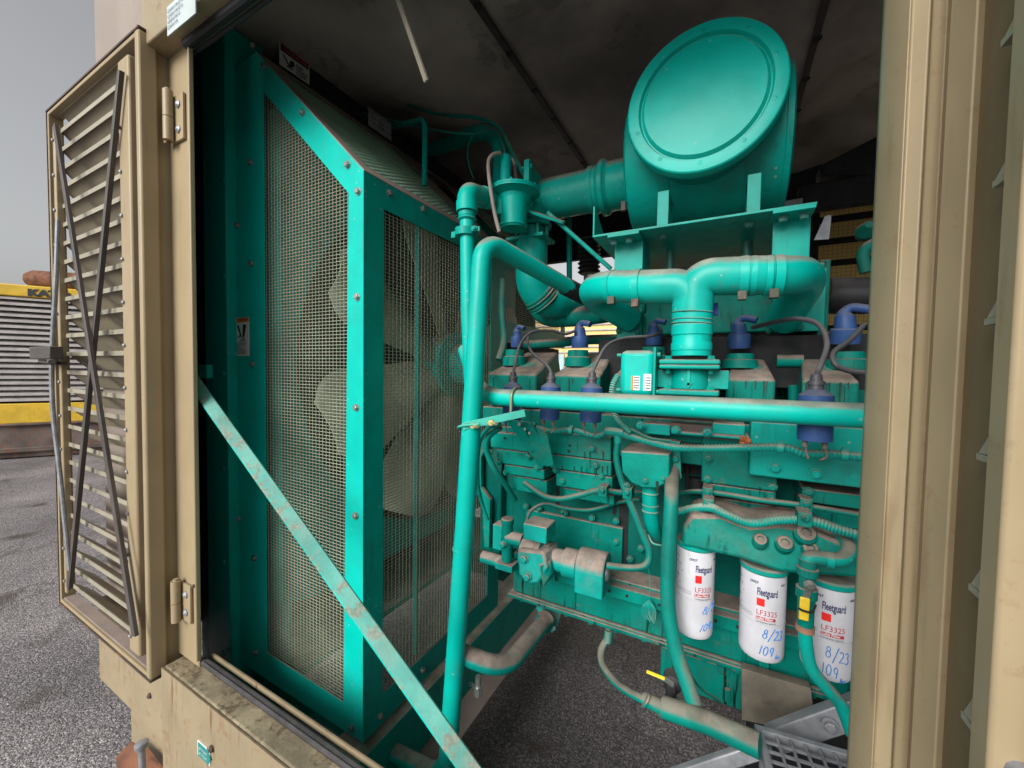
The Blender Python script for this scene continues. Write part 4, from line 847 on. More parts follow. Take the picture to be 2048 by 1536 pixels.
# ---- oil filter head + filters
fh = thing('filter_manifold', 'dusty cast teal manifold with round bosses above the oil filters', 'filter manifold', A(1520, 1140, 1.1))
o_ = [(1362, 1093), (1366, 1052), (1382, 1030), (1440, 1030), (1500, 1052), (1560, 1050), (1625, 1062), (1672, 1080), (1720, 1100), (1720, 1158), (1600, 1150), (1560, 1146), (1478, 1118)]
def Zp(px, py, Y, dz=0): p = A(px, py, Y); return V((p.x, Y, p.z + dz))
f_ = [A(x, y, 1.065 if y > 1060 else 1.085) for x, y in o_]; bk = [p + V((.0, .16, -.0)) for p in f_]; n = len(f_); mb = MB()
mb.add(f_ + bk, [tuple(range(n)), tuple(range(2 * n - 1, n - 1, -1))] + [(i, i + n, (i + 1) % n + n, (i + 1) % n) for i in range(n)])
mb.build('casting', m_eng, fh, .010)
mb = MB()
for x, y, r in ((1437, 1046, .013), (1521, 1079, .013), (1570, 1086, .015), (1621, 1097, .014), (1562, 1058, .020), (1612, 1066, .018)):
    c_ = A(x, y, 1.06 if y > 1060 else 1.10); mb.lathe(c_, (0, -.8, .6), [(-.03, r * 1.3), (-.004, r * 1.2), (0, r), (.004, r * .95), (.0045, r * .55), (-.001, r * .5)], 20)
mb.build('boss', m_eng, fh)
# filters
FZ = 1.002
def script(mb, strokes, fn, r=.0014):
    for s_ in strokes:
        pts = [fn(a, b) for a, b in s_]; mb.tube(pts, r, 6)
def arc(cx, cy, rx, ry, a0, a1, n=10): return [(cx + rx * math.cos(math.radians(a0 + (a1 - a0) * k / n)), cy + ry * math.sin(math.radians(a0 + (a1 - a0) * k / n))) for k in range(n + 1)]
D8 = [arc(.5, .78, .28, .22, -90, 270), arc(.5, .28, .36, .28, 90, 450)]
D2 = [arc(.45, .7, .32, .3, 150, -30, 8) + [(.15, 0), (.9, .05)]]
D3 = [arc(.4, .75, .32, .25, 150, -70, 8) + arc(.4, .25, .4, .28, 70, -150, 8)]
D1 = [[(.5, 1), (.42, 0)]]; D0 = [arc(.5, .5, .36, .5, 80, 440, 14)]; D9 = [arc(.45, .7, .32, .3, 0, 360), [(.77, .7), (.6, 0)]]
SL = [[(.9, 1.15), (.0, -.3)]]; HR = [[(.1, .8), (.1, 0)], [(.1, .3), (.4, .4), (.45, 0)], [(.8, .35), (.8, 0)], [(.8, .25), (1.05, .38)]]
fl = [(1388, 1096, 1272, 'oil filter with blue handwriting at left, behind the hanging hose', .045, .35, 0), (1524, 1142, 1316, 'middle oil filter, fully visible with blue 8/23 and 109 handwriting', .0475, .1, 1), (1656, 1168, 1352, 'right oil filter cut off by the beige jamb', .049, .12, 2)]
for cx, yt, yb, lb, r, rot, idx in fl:
    Yf = 1.12; c_ = A(cx, 1220, Yf); zt = A(cx, yt, Yf - .02).z; zb_ = A(cx, yb, Yf - .02).z; h = zt - zb_
    t_ = thing('oil_filter', 'white ' + lb, 'oil filter', V((c_.x, Yf, zb_)), 'white oil filters')
    o_ = V((c_.x, Yf, zb_)); mb = MB()
    mb.lathe(o_, Z1, [(0, r * .5), (.002, r * .80), (.006, r * .93), (.013, r * .99), (.02, r), (h * .45, r), (h * .453, r * 1.012), (h * .465, r * 1.012), (h * .468, r), (h - .004, r), (h, r * .97)], 48); mb.build('canister', m_white, t_)
    mb = MB(); mb.lathe(o_ + Z1 * h, Z1, [(0, r * 1.02), (.003, r * 1.07), (.012, r * 1.07), (.016, r * 1.0)], 40); mb.build('rim', m_teal, t_)
    base_a = math.atan2(-o_.x, Yf) * -1                       # heading of the label, turned from the camera by rot
    def cw(u, v, k=1.004, base_a=base_a, o_=o_, r=r, rot=rot):
        a = u / r + rot - base_a; return o_ + V((math.sin(a) * r * k, -math.cos(a) * r * k, v))
    s_ = r / .0475
    mb = MB(); text(mb, 'Fleetguard', lambda u, v: cw(u - .016 * s_, v + h * .78), .024, .42, .0007); 
    for q in (0,): text(mb, '(3027', lambda u, v: cw(u - .032 * s_, v + h * .90), .008, 1, .0003)
    text(mb, 'ABC', lambda u, v: cw(u + .034 * s_, v + h * .90), .007, 1, .0003)
    mb.build('brand_lettering', m_navy, t_)
    mb = MB(); quad(mb, cw, -.016 * s_, h * .66, .000, h * .745, 6); mb.build('red_square', m_red, t_)
    mb = MB(); text(mb, 'LF3325', lambda u, v: cw(u - .0165 * s_, v + h * .56), .0175, .85, .0001); quad(mb, cw, -.0165 * s_, h * .505, .024 * s_, h * .54, 10); 
    mb.build('model_number', m_crim, t_)
    mb = MB(); text(mb, 'Lube Filter', lambda u, v: cw(u - .015 * s_, v + h * .512, 1.009), .0085, .9, .0002); mb.build('strap_text', m_paper, t_)
    mb = MB(); text(mb, 'Combination Spin-On', lambda u, v: cw(u - .0165 * s_, v + h * .475), .0055, .85, .0001)
    for k in range(5): mb.tube([cw(-.075 + .004 * (k % 2), h * (.90 - k * .07)), cw(-.060 + .006 * (k % 3), h * (.885 - k * .07))], .0009, 5)
    for k in range(2): text(mb, 'Caution: read the full directions', (lambda kk: lambda u, v: cw(u - .076, v + h * (.545 - kk * .025) - u * .02))(k), .0048, .85)
    mb.build('small_print', m_ink, t_)
    mb = MB(); H1 = .021 * s_; W1 = .011
    sl_h, of_h, dv_h = ((.007, .006, .004), (.004, 0, 0), (.001, -.004, -.006))[idx]
    def put(gl, u0, v0, ww=W1, hh=H1): script(mb, gl, lambda a, b: cw(u0 + of_h + a * ww + b * sl_h, v0 + dv_h + u0 * (.25, .0, -.2)[idx] + b * hh * (.9, 1, 1.12)[idx], 1.008), (.0010, .00115, .00095)[idx])
    v0 = h * .31
    put(D8, -.004, v0); put(SL, .010, v0, .010); put(D2, .020, v0 - .002); put(D3 if idx else D1, .032, v0 - .002, .010)
    v0 = h * .12; put(D1, -.010, v0, .008); put(D0, -.002, v0, .011); put(D9, .011, v0, .010); put(HR, .025, v0 - .006, .010, .012)
    mb.build('handwriting', m_pen, t_)
# valve stack + hose in front of third filter
vs_ = thing('sampling_valve', 'teal valve stack with yellow handle in front of the right oil filter', 'valve', A(1610, 1262, 1.0))
p = A(1612, 1260, 1.0); z0 = p.z
def zv(y): return A(1614, y, 1.0).z
mb = MB(); o_ = V((A(1613, 1190, 1.0).x, 1.0, 0))
mb.lathe(o_ + Z1 * zv(1258), Z1, [(0, .014), (zv(1195) - zv(1258), .0155), (zv(1194) - zv(1258), .019), (zv(1175) - zv(1258), .019), (zv(1174) - zv(1258), .0145), (zv(1150) - zv(1258), .0145), (zv(1149) - zv(1258), .019), (zv(1135) - zv(1258), .019), (zv(1134) - zv(1258), .015), (zv(1118) - zv(1258), .016)], 20); mb.build('valve_body', m_eng, vs_)
mb = MB(); a, b = A(1610, 1195, .975), A(1607, 1240, .975); mb.bar(a, b, .017, .006, (0, -1, 0)); mb.build('handle', m_yelh, vs_, .002)
mb = MB(); mb.bolt(A(1619, 1170, .98), (0, -1, 0), .008); mb.bar(A(1617, 1170, .978), A(1612, 1198, .978), .012, .003, (0, -1, 0)); mb.build('handle_stem', m_steel, vs_)
mb = MB(); mb.tube(spline([A(1596, 1216, .97), A(1608, 1222, .966), A(1624, 1224, .972), A(1632, 1210, .985)]), .0022, 8); mb.build('zip_tie', m_black, vs_)
mb = MB(); mb.lathe(o_ + Z1 * zv(1262), Z1, [(0, .0165), (.012, .0165)], 20); mb.build('copper_band', mat('copper_band', (.32, .17, .11), .5, var=.2), vs_)
mb = MB(); mb.tube(fillet([A(1613, 1128, 1.0), A(1618, 1112, 1.0), A(1690, 1122, 1.02), A(1702, 1092, 1.05), A(1672, 1070, 1.12)], [.02, .03, .03], 8), .0135, 18); mb.lathe(A(1652, 1118, 1.01), X1, [(0, .016), (.012, .016)], 18); mb.build('elbow', m_teal, vs_)
cable('rubber_hose', [V((o_.x, 1.0, zv(1255))), A(1612, 1290, 1.0), A(1622, 1335, 1.0), A(1650, 1372, 1.0), A(1682, 1410, 1.0), A(1706, 1470, 1.0)], .0125, m_teal, 'smooth teal hose sweeping down from the yellow-handled valve', 'hose', n=18)
# ---- lower sump box, plate, drain line
mb = MB(); pbox(mb, 1322, 1292, 1490, 1425, 1.28, .4); mb.build('sump_well', m_eng, en, .004)
mb = MB(); mb.lathe(A(1448, 1337, 1.279), (0, -1, 0), [(0, .020), (.002, .020), (.003, .017)], 24); mb.cyl(A(1455, 1378, 1.27), A(1455, 1402, 1.27), .008, None, 6); mb.lathe(A(1527, 1327, 1.25), (0, -1, 0), [(0, .013), (.008, .012)], 16); mb.build('drain_plug', m_eng, en)
mb = MB(); mb.prism([A(1483, 1337, 1.2), A(1622, 1378, 1.2), A(1634, 1475, 1.2), A(1483, 1440, 1.2)], (0, .03, 0)); tag(mb.build('baffle_plate', m_concrete, None, .002), 'mottled grey plate standing below the oil filters', 'plate')
mb = MB(); mb.box((.10, 1.32, .25), (XE, 1.5, .865)); mb.build('engine_mount', m_black, en)
dl_ = thing('drain_pipe', 'dusty teal drain pipe sagging over the asphalt at lower right', 'pipe', A(1350, 1420, 1.0))
mb = MB(); mb.tube(spline([A(1217, 1275, 1.17), A(1203, 1300, 1.14), A(1206, 1330, 1.10), A(1235, 1368, 1.05), A(1285, 1398, 1.0), A(1325, 1412, .98)]), .0105, 16); mb.build('hose', m_hose, dl_)
mb = MB(); mb.tube([A(1290, 1398, 1.0), A(1330, 1418, .98)], .0165, 18); mb.tube([A(1328, 1414, .98), A(1420, 1446, .96), A(1520, 1492, .94)], .0235, 22); mb.build('sleeve', m_hose, dl_)
mb = MB()
for x, y in ((1292, 1400), (1326, 1413), (1334, 1417)): c_ = A(x, y, .985); mb.tube([c_ - V((.002, 0, -.001)), c_ + V((.002, 0, -.001))], .0245 if x > 1300 else .0175, 20)
mb.build('hose_clamp', m_eng, dl_)
mb = MB(); a = A(1216, 1258, 1.18); mb.bar(a, A(1214, 1288, 1.165), .014, .006, (0, -1, 0)); mb.cyl(A(1218, 1262, 1.17), A(1215, 1285, 1.16), .013, None, 12); mb.build('hose_end', m_eng, dl_)
vv = thing('ball_valve', 'black ball valve with yellow lever above the drain pipe', 'valve', A(1345, 1400, 1.02))
mb = MB(); c_ = A(1344, 1370, 1.05); mb.lathe(c_ + V((0, .03, 0)), (0, -1, 0), [(0, .024), (.03, .022), (.035, .012), (.05, .010)], 20); mb.cyl(c_, c_ + V((-.002, -.01, -.038)), .013, None, 12); mb.build('body', m_rub, vv)
mb = MB(); mb.bar(A(1293, 1343, 1.0), A(1330, 1358, 1.0), .0075, .004, (0, -.5, 1)); mb.build('lever', m_yelh, vv, .001)
mb = MB(); mb.bar(A(1328, 1357, 1.0), A(1346, 1370, 1.01), .010, .005, (0, -.5, 1)); mb.build('lever_stem', m_steel, vv)

# ---- mixture manifold, throttle
mf = thing('intake_manifold', 'bright teal two branched intake pipe with steel band clamps above the engine', 'manifold', A(1382, 720, 1.1))
YM = 1.08
def rP(r): return r
st0 = A(1384, 712, YM); mb = MB()
ctr = A(1384, 640, YM)
mb.tube(fillet([V((ctr.x, YM, st0.z)), V((ctr.x + .004, YM, A(1384, 555, YM).z)), V((A(1470, 552, YM).x, YM, A(1470, 552, YM).z)), A(1570, 550, YM + .02), A(1618, 552, YM + .12), A(1566, 640, YM + .30)], [.105, .1, .09, .09], 12), .0445, 32)
mb.build('right_branch', m_clean_bright, mf)
mb = MB(); mb.tube(fillet([V((ctr.x - .004, YM + .001, A(1384, 640, YM).z)), V((ctr.x - .004, YM + .001, A(1384, 572, YM).z)), A(1300, 574, YM), A(1196, 572, YM + .05), A(1180, 590, YM + .16), A(1262, 640, YM + .30)], [.105, .1, .08, .08], 12), .0435, 32)
mb.build('left_branch', m_clean_bright, mf)
mb = MB()
o2 = V((ctr.x, YM, 0)); za = A(1384, 712, YM).z
mb.lathe(o2 + Z1 * za, Z1, [(0, .046), (.012, .046), (.014, .0475), (.03, .0475), (.034, .045), (.05, .045), (.052, .0475), (.075, .0475), (.078, .0455), (.10, .0455)], 32); mb.build('sleeve', m_clean_bright, mf)
mb = MB()
for y, r in ((648, .0475), (640, .0465), (626, .047)): mb.lathe(o2 + Z1 * A(1384, y, YM).z, (.05, 0, 1), [(-.0015, r), (0, r + .0015), (.0015, r)], 32)
def bandat(x, y, Y, d, r, w_=.018): c_ = A(x, y, Y); d = V(d).normalized(); mb.lathe(c_ - d * w_ / 2, d, [(0, r - .003), (0, r), (w_, r), (w_, r - .003)], 32)
mb.build('wire_clamp', m_conduit, mf)
mb = MB()
bandat(1487, 553, YM + .004, (1, .03, .0), .0475); bandat(1553, 552, YM + .012, (1, .1, .0), .0475); bandat(1225, 574, YM + .035, (1, -.3, 0), .0465); bandat(1277, 574, YM + .008, (1, -.1, 0), .0465)
for x in (1505, 1535): bandat(x, 552, YM + .008, (1, .05, 0), .0462, .012)
mb.build('band_clamp', m_clean_bright, mf)
mb = MB()
for x, y, s_ in ((1484, 590, 1), (1548, 586, 1.1), (1222, 600, .9), (1270, 605, .9)): p = A(x, y, YM - .030); mb.box(p + V((-.009, -.006, -.011)), p + V((.009, .012, .009)))
mb.build('clamp_lock', mat('brown_clamp_lock', (.07, .075, .055), .5, spec=.2, rust=.6, rustcol=(.08, .05, .04)), mf, .001)
mb = MB(); mb.bar(A(1425, 607, 1.14), A(1425, 631, 1.14), .026, .012, (0, -1, 0)); mb.build('blue_tag', mat('bright_blue_tag', (.01, .05, .38), .5, var=.1), mf, .001)
tb = thing('throttle_valve', 'teal flanged throttle valve with cast arrow under the branched pipe', 'throttle valve', A(1384, 795, 1.1))
mb = MB(); o2 = V((ctr.x, YM, 0))
def fl_(z, t, hw=.066, hd=.066): return mb.box(o2 + V((-hw, -hd, z)), o2 + V((hw, hd, z + t)))
zf1 = A(1384, 729, YM - .05).z; zf2 = A(1384, 786, YM - .05).z
fl_(zf1, .012); fl_(zf1 - .011, .0105); fl_(zf2 - .006, .014); mb.build('flange', m_teal, tb, .004)
mb = MB(); mb.cyl(o2 + Z1 * (zf2 + .008), o2 + Z1 * (zf1 - .011), .046, None, 32); mb.box(o2 + V((-.085, -.02, zf2 + .010)), o2 + V((.085, .03, zf1 - .013))); mb.box(o2 + V((-.10, -.025, zf2 + .02)), o2 + V((-.085, .04, zf1 + .006))); mb.build('body', m_teal, tb, .002)
mb = MB(); zc = (zf1 + zf2) / 2; mb.box(o2 + V((-.003, -.050, zc - .016)), o2 + V((.003, -.044, zc + .022))); mb.prism([o2 + V((-.008, -.050, zc - .010)), o2 + V((.008, -.050, zc - .010)), o2 + V((0, -.050, zc - .022))], (0, .006, 0)); mb.build('cast_arrow', m_clean_bright, tb)
mb = MB()
for sx_ in (-.047, .047):
    mb.lathe(o2 + V((sx_, -.042, zf1 + .012)), Z1, [(0, .011), (.002, .011), (.0022, .008), (.009, .008)], 6); mb.lathe(o2 + V((sx_, -.042, zf2 + .008)), Z1, [(0, .011), (.002, .011), (.0022, .008), (.009, .008)], 6)
    mb.cyl(o2 + V((sx_, -.042, zf1 - .022)), o2 + V((sx_, -.042, zf1 - .011)), .006, None, 8)
mb.build('bolt', m_teal, tb)
act = thing('throttle_actuator', 'teal box shaped throttle actuator with two small stickers', 'actuator', A(1275, 790, 1.07))
a, b = A(1238, 790, 1.03), A(1308, 700, 1.03)
mb = MB(); r = .02; mb.box(V((a.x, 1.03, a.z)), V((b.x, 1.12, b.z))); mb.build('housing', m_clean_bright, act, .014)
mb = MB(); mb.box(V((b.x + .001, 1.015, a.z - .003)), V((b.x + .007, 1.13, b.z + .006))); 
for z in (a.z + .012, b.z - .012): mb.cyl(V((b.x + .007, 1.03, z)), V((b.x + .016, 1.03, z)), .006, None, 8); mb.cyl(V((a.x - .012, 1.05, z)), V((a.x, 1.05, z)), .005, None, 8)
mb.build('end_plate', m_teal, act, .001)
p = A(1264, 779, 1.029)
for nm, x0, x1, y0, y1, hd in (('sticker', 1262, 1280, 780, 752, m_orange), ('sticker', 1286, 1303, 781, 748, None)):
    a_, b_ = A(x0, y0, 1.029), A(x1, y1, 1.029); mb = MB(); mb.box(a_, V((b_.x, 1.0295, b_.z))); so_ = mb.build(nm, m_paper, act)
    if hd: mb = MB(); mb.box(V((a_.x, 1.0283, a_.z)), V((a_.x + .005, 1.0288, b_.z))); mb.build('orange_edge', hd, so_)
    mb = MB(); 
    for k in range(5): mb.box(V((a_.x + .007, 1.0283, a_.z + .005 + k * .0065)), V((b_.x - .002, 1.0288, a_.z + .007 + k * .0065)))
    mb.build('print', m_ink, so_)
# ---- aftercooler behind
ac = thing('aftercooler', 'long plain teal aftercooler housing behind the branched pipe', 'cooler', A(1440, 680, 1.45))
mb = MB(); a, b = A(1232, 672, 1.40), A(1650, 545, 1.40); b.z += .03; mb.box(V((a.x, 1.40, a.z)), V((b.x, 1.75, b.z))); mb.build('housing', m_eng, ac, .006)
mb = MB(); c0_ = A(1286, 600, 1.395).x; mb.box(V((a.x + .005, 1.385, a.z - .012)), V((c0_, 1.3995, b.z - .02))); mb.box(V((xx(1537, 1.4), 1.385, a.z - .002)), V((xx(1640, 1.4), 1.3995, b.z - .02))); mb.build('end_flange', m_teal, ac, .002)
mb = MB()
for x, y in ((1275, 664), (1238, 662), (1540, 660), (1600, 655)): mb.bolt(A(x, y, 1.384), (0, -1, 0), .008)
mb.build('bolt', m_eng, ac)
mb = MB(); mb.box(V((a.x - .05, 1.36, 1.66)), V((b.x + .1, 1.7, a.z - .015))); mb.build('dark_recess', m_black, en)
mb = MB(); mb.tube([A(1553, 722, 1.36), A(1606, 722, 1.36)], .018, 14); mb.build('coolant_link', m_eng, en)
mb = MB(); mb.tube([A(1553, 715, 1.37), A(1610, 700, 1.37)], .006, 10); mb.cyl(A(1586, 770, 1.35), A(1586, 800, 1.35), .012); mb.build('fuel_link', m_eng, en)
# ---- air cleaner and its shelf
AC = V((-0.067, 1.05, 2.355)); RA = 0.175
an = thing('air_cleaner', 'large round teal air cleaner drum with domed dished lid', 'air cleaner', V((AC.x, 1.2, AC.z - RA)))
mb = MB(); mb.lathe(AC + V((0, .006, 0)), -Y1, [(-.040, RA * .965), (-.036, RA * .99), (-.030, RA), (-.008, RA), (-.003, RA * .992), (0, RA * .975), (.0015, RA * .90), (.001, RA * .835), (-.004, RA * .82), (-.008, RA * .81), (-.008, RA * .795), (-.002, RA * .775), (.002, RA * .755), (.003, RA * .66), (.0048, RA * .5), (.0060, RA * .3), (.0066, RA * .12), (.0067, .0)], 96); mb.build('lid', m_clean_bright, an, ang=24)
mb = MB()
for k in range(10):
    t = math.radians(18 + k * 36); mb.lathe(AC + V((math.cos(t) * RA * .88, .006, math.sin(t) * RA * .88)), -Y1, [(0, .0055), (.0015, .005), (.002, .003)], 14)
mb.build('rivet', m_clean_bright, an)
YB_, ZB_, RB = 1.31, 2.325, .19
mb = MB(); mb.lathe((-.262, YB_, ZB_), X1, [(-.022, .07), (-.018, RB * .55), (-.006, RB * .93), (0, RB * .985), (.006, RB), (.372, RB), (.374, RB * 1.010), (.386, RB * 1.010), (.388, RB * .98), (.394, RB * .8), (.398, .03)], 80); mb.build('drum', m_teal, an)
mb = MB(); mb.lathe(AC + V((0, .030, 0)), Y1, [(0, RA * .94), (.02, RA * .90), (.15, RA * .90)], 64); mb.build('lid_neck', m_teal, an)
mb = MB()
for x in (A(1324, 430, 1.15).x, A(1503, 420, 1.15).x): mb.lathe((x - .014, YB_, ZB_), X1, [(0, RB - .001), (0, RB * 1.01), (.028, RB * 1.01), (.028, RB - .001)], 80)
mb.build('strap', m_teal, an)
sh = thing('air_cleaner_shelf', 'teal angle shelf on two legs carrying the air cleaner', 'shelf', A(1420, 470, 1.2))
xa, xb = -.334, .167; zs = 2.07
mb = MB(); mb.box((xa, 1.08, zs), (xb, 1.52, zs + .006)); mb.build('shelf_plate', m_teal, sh, .001)
mb = MB(); mb.prism([(xa, 1.08, zs + .0065), (xa, 1.24, zs + .0065), (xa, 1.08, zs + .085)], (.005, 0, 0)); mb.build('gusset', m_teal, sh, .001)
mb = MB()
for x in (A(1327, 430, 1.12).x, A(1506, 420, 1.12).x):
    mb.box((x - .014, 1.105, zs + .0065), (x + .014, 1.109, 2.172)); mb.box((x - .014, 1.1095, 2.168), (x + .014, 1.20, 2.172)); mb.box((x - .014, 1.1095, zs + .0065), (x + .014, 1.30, ZB_ - RB * 1.012))
mb.build('saddle_leg', m_teal, sh, .001)
for x0, x1, yb in ((1228, 1284, 560), (1543, 1618, 530)):
    mb = MB(); a, b = A(x0, yb, 1.13), A(x1, yb, 1.13); zb2 = a.z - .03; mb.box(V((a.x, 1.13, zb2)), V((b.x, 1.138, zs - .002))); mb.box(V((b.x - .006, 1.1385, zb2)), V((b.x, 1.24, zs - .002))); mb.box(V((a.x - .006, 1.07, zs - .010)), V((b.x, 1.138, zs - .001))); leg = mb.build('leg', m_teal, sh, .001)
mb = MB()
for x, y, Y in ((1228, 482, 1.1), (1258, 478, 1.1), (1326, 466, 1.14), (1498, 441, 1.14), (1566, 437, 1.1), (1608, 431, 1.1)):
    p = A(x, y, Y); p.z = zs - (.011 if Y == 1.1 else .001); mb.lathe(p, -Z1, [(0, .013), (.002, .013), (.0022, .009), (.010, .009)], 6)
mb.cyl(A(1340, 492, 1.3), A(1340, 560, 1.3), .012); mb.cyl(A(1494, 478, 1.3), A(1494, 520, 1.3), .014); mb.build('bolt', m_bolt, sh)
mb = MB(); a, b = A(1290, 545, 2.0), A(1545, 475, 2.0); mb.box(V((a.x, 2.0, 2.06)), V((b.x + .1, 2.04, 2.42))); tag(mb.build('grey_panel', m_galv, None, .003), 'plain grey metal panel seen under the air cleaner shelf', 'panel')
# intake pipe to the left of the air cleaner
ip = thing('intake_pipe', 'thick teal intake duct joining the air cleaner to the mixer', 'duct', A(1120, 440, 1.24))
YI = 1.31; zi = 2.305; xr = -.270
x1_ = A(1090, 400, YI).x
mb = MB(); mb.tube([V((x1_ - .10, YI, zi)), V((A(1190, 380, YI).x, YI, zi))], .069, 32); mb.build('tube', m_teal, ip)
xh = A(1182, 380, YI).x; Lh = xr - xh
mb = MB(); mb.lathe(V((xh, YI, zi)), X1, [(0, .070), (.002, .076), (.018, .076), (.02, .074), (.03, .074), (.036, .079), (.042, .087), (.056, .087), (.062, .080), (.068, .076), (max(.08, Lh - .022), .076), (max(.082, Lh - .020), .079), (max(.1, Lh - .004), .079), (max(.102, Lh), .076)], 40); mb.build('rubber_coupling', m_teal, ip)
p = A(1247, 408, YI - .07); mb = MB(); mb.box(p + V((-.007, -.004, -.020)), p + V((.007, .01, .008))); mb.build('clamp_screw', m_brown, ip, .001)
mb = MB(); a = A(1078, 432, 1.17); mb.box((x1_ - .014, 1.165, zi - .085), (x1_ + .006, 1.19, zi + .078)); mb.box((x1_ - .012, 1.19, zi - .075), (x1_ - .002, 1.34, zi + .072))
for z in (zi - .066, zi + .058): mb.lathe((x1_ + .006, 1.178, z), X1, [(0, .009), (.006, .009)], 6); mb.cyl((x1_ - .03, 1.178, z), (x1_ - .014, 1.178, z), .006, None, 8)
mb.build('flange_bar', m_teal, ip, .003)
mb = MB(); mb.bar(V((x1_ - .004, 1.18, zi - .082)), A(1128, 445, 1.20), .026, .008, (0, -.4, 1)); mb.build('flange_bracket', m_teal, ip, .001)
mx = thing('gas_mixer', 'teal mixer throat dropping from the intake duct into a large elbow', 'mixer', A(1068, 600, 1.3))
cxm = A(1064, 470, 1.27).x; zt_ = zi - .055
zl = [A(1066, y, 1.25).z for y in (440, 452, 470, 480, 590)]
mb = MB(); mb.lathe(V((cxm, 1.27, zl[1])), Z1, [(0, .052), (zt_ - zl[1] + .03, .050)], 28)
mb.tube(fillet([V((cxm, 1.27, zl[3] + .002)), V((cxm, 1.27, A(1068, 612, 1.27).z)), V((cxm + .20, 1.55, A(1068, 590, 1.27).z + .03))], .15, 14), .0555, 28); mb.build('throat', m_teal, mx)
mb = MB(); mb.lathe(V((cxm, 1.27, zl[1])), Z1, [(0, .068), (.012, .068), (.013, .06), (.022, .058)], 32); mb.box(V((cxm - .075, 1.215, zl[3])), V((cxm + .065, 1.325, zl[3] + .011)))
for k in range(8): t = k * math.pi / 4; mb.cyl(V((cxm + .056 * math.cos(t), 1.27 + .056 * math.sin(t), zl[3] + .012)), V((cxm + .056 * math.cos(t), 1.27 + .056 * math.sin(t), zl[1])), .007, None, 10)
mb.lathe(V((cxm, 1.27, zl[3] + .012)), Z1, [(0, .048), (zl[1] - zl[3] - .013, .048)], 24); mb.build('flange', m_teal, mx, .001)
mb = MB(); 
q = fillet([V((cxm, 1.27, zl[3])), V((cxm, 1.27, A(1068, 612, 1.27).z)), V((cxm + .20, 1.55, A(1068, 590, 1.27).z + .03))], .15, 14)
i_ = 7; d_ = (q[i_ + 1] - q[i_]).normalized()
for k in range(4): mb.lathe(q[9] + d_ * (k * .012 - .02), d_, [(0, .058), (.003, .0595 + (k % 2) * .003), (.008, .0595), (.010, .058)], 28)
mb.build('hose_clamp', m_eng, mx)
rg = thing('gas_regulator', 'teal gas regulator with wide diaphragm disc and upright spring tube', 'regulator', A(1030, 470, 1.14))
c_ = A(1030, 384, 1.14); mb = MB()
mb.lathe(c_, (.03, -.02, 1), [(-.040, .044), (-.030, .050), (-.016, .052), (-.012, .060), (-.006, .076), (-.0055, .081), (.0, .081), (.0005, .078), (.001, .081), (.0065, .081), (.008, .070), (.018, .05)], 40); mb.build('diaphragm_disc', m_teal, rg)
mb = MB(); mb.lathe(c_ + V((.0, -.006, -.12)), Z1, [(0, .040), (.005, .043), (.006, .046), (.012, .046), (.013, .042), (.09, .044)], 24); mb.tube(fillet([A(985, 398, 1.12), A(1003, 404, 1.12), A(1004, 432, 1.12)], .03, 6), .022, 14); mb.build('body', m_teal, rg)
mb = MB(); p = A(1011, 368, 1.13); mb.lathe(p, Z1, [(0, .019), (.085, .017), (.09, .014)], 20); mb.build('spring_tube', m_teal, rg)
mb = MB()
for k in range(10): t = 2 * math.pi * k / 10; mb.lathe(c_ + V((.070 * math.cos(t), .070 * math.sin(t), .008)), Z1, [(0, .005), (.005, .005)], 6)
mb.build('bolt', m_teal, rg)
cable('vent_hose', [A(1000, 306, 1.10), A(985, 310, 1.08), A(977, 325, 1.07), A(979, 360, 1.05), A(988, 420, 1.04), A(999, 465, 1.03)], .0062, m_greyh, 'limp grey rubber vent hose hanging over the gas regulator', 'hose')
cable('vent_hose', [A(1018, 312, 1.18), A(1028, 325, 1.18), A(1032, 362, 1.18)], .005, m_greyh, 'short brown hose end behind the regulator spring tube', 'hose')
# connecting rod/strut
cable('sense_line', [A(1095, 425, 1.2), A(1222, 538, 1.25)], .007, m_teal, 'thin straight teal pipe slanting below the intake duct', 'pipe', sp=False)
cable('upright_tube', [A(1138, 395, 1.5), A(1139, 600, 1.5)], .011, m_teal, 'thin upright teal tube behind the intake duct', 'pipe', sp=False)
# hoses under the roof
cable('fuel_line', [A(690, 148, 1.5), A(780, 195, 1.42), A(870, 226, 1.35), A(955, 235, 1.3), A(1000, 256, 1.27), A(1022, 300, 1.25), A(1052, 358, 1.24)], .0075, m_hose, 'upper thin green line curving down under the dark roof liner', 'hose')
cable('fuel_line', [A(640, 195, 1.3), A(720, 225, 1.3), A(800, 245, 1.3), A(880, 262, 1.3), A(940, 268, 1.3), A(985, 262, 1.3), A(1004, 280, 1.28), A(1012, 320, 1.24)], .0048, m_hose, 'lower thin green line draped over the guard top', 'hose')
vp = cable('vent_pipe', fillet([A(849, 372, 1.22), A(850, 238, 1.22), A(790, 252, 1.35), A(740, 262, 1.55)], [.04, .03], 8), .0105, m_teal, 'bent teal vent pipe rising from the sloping guard top', 'pipe', sp=False, n=16)
cable('coolant_hose', [A(860, 300, 1.7), A(905, 285, 1.62), A(945, 268, 1.52), A(975, 265, 1.45), A(998, 285, 1.40), A(1003, 320, 1.38), A(1002, 372, 1.36)], .034, m_teal, 'thick teal coolant hose arching beneath the roof liner', 'hose', n=22)
cable('coolant_hose', [A(720, 330, 2.0), A(800, 318, 1.9), A(862, 300, 1.7)], .04, m_rub, 'thick black ribbed hose running into the shade behind the guard', 'hose', .003, 18, pitch=.02)
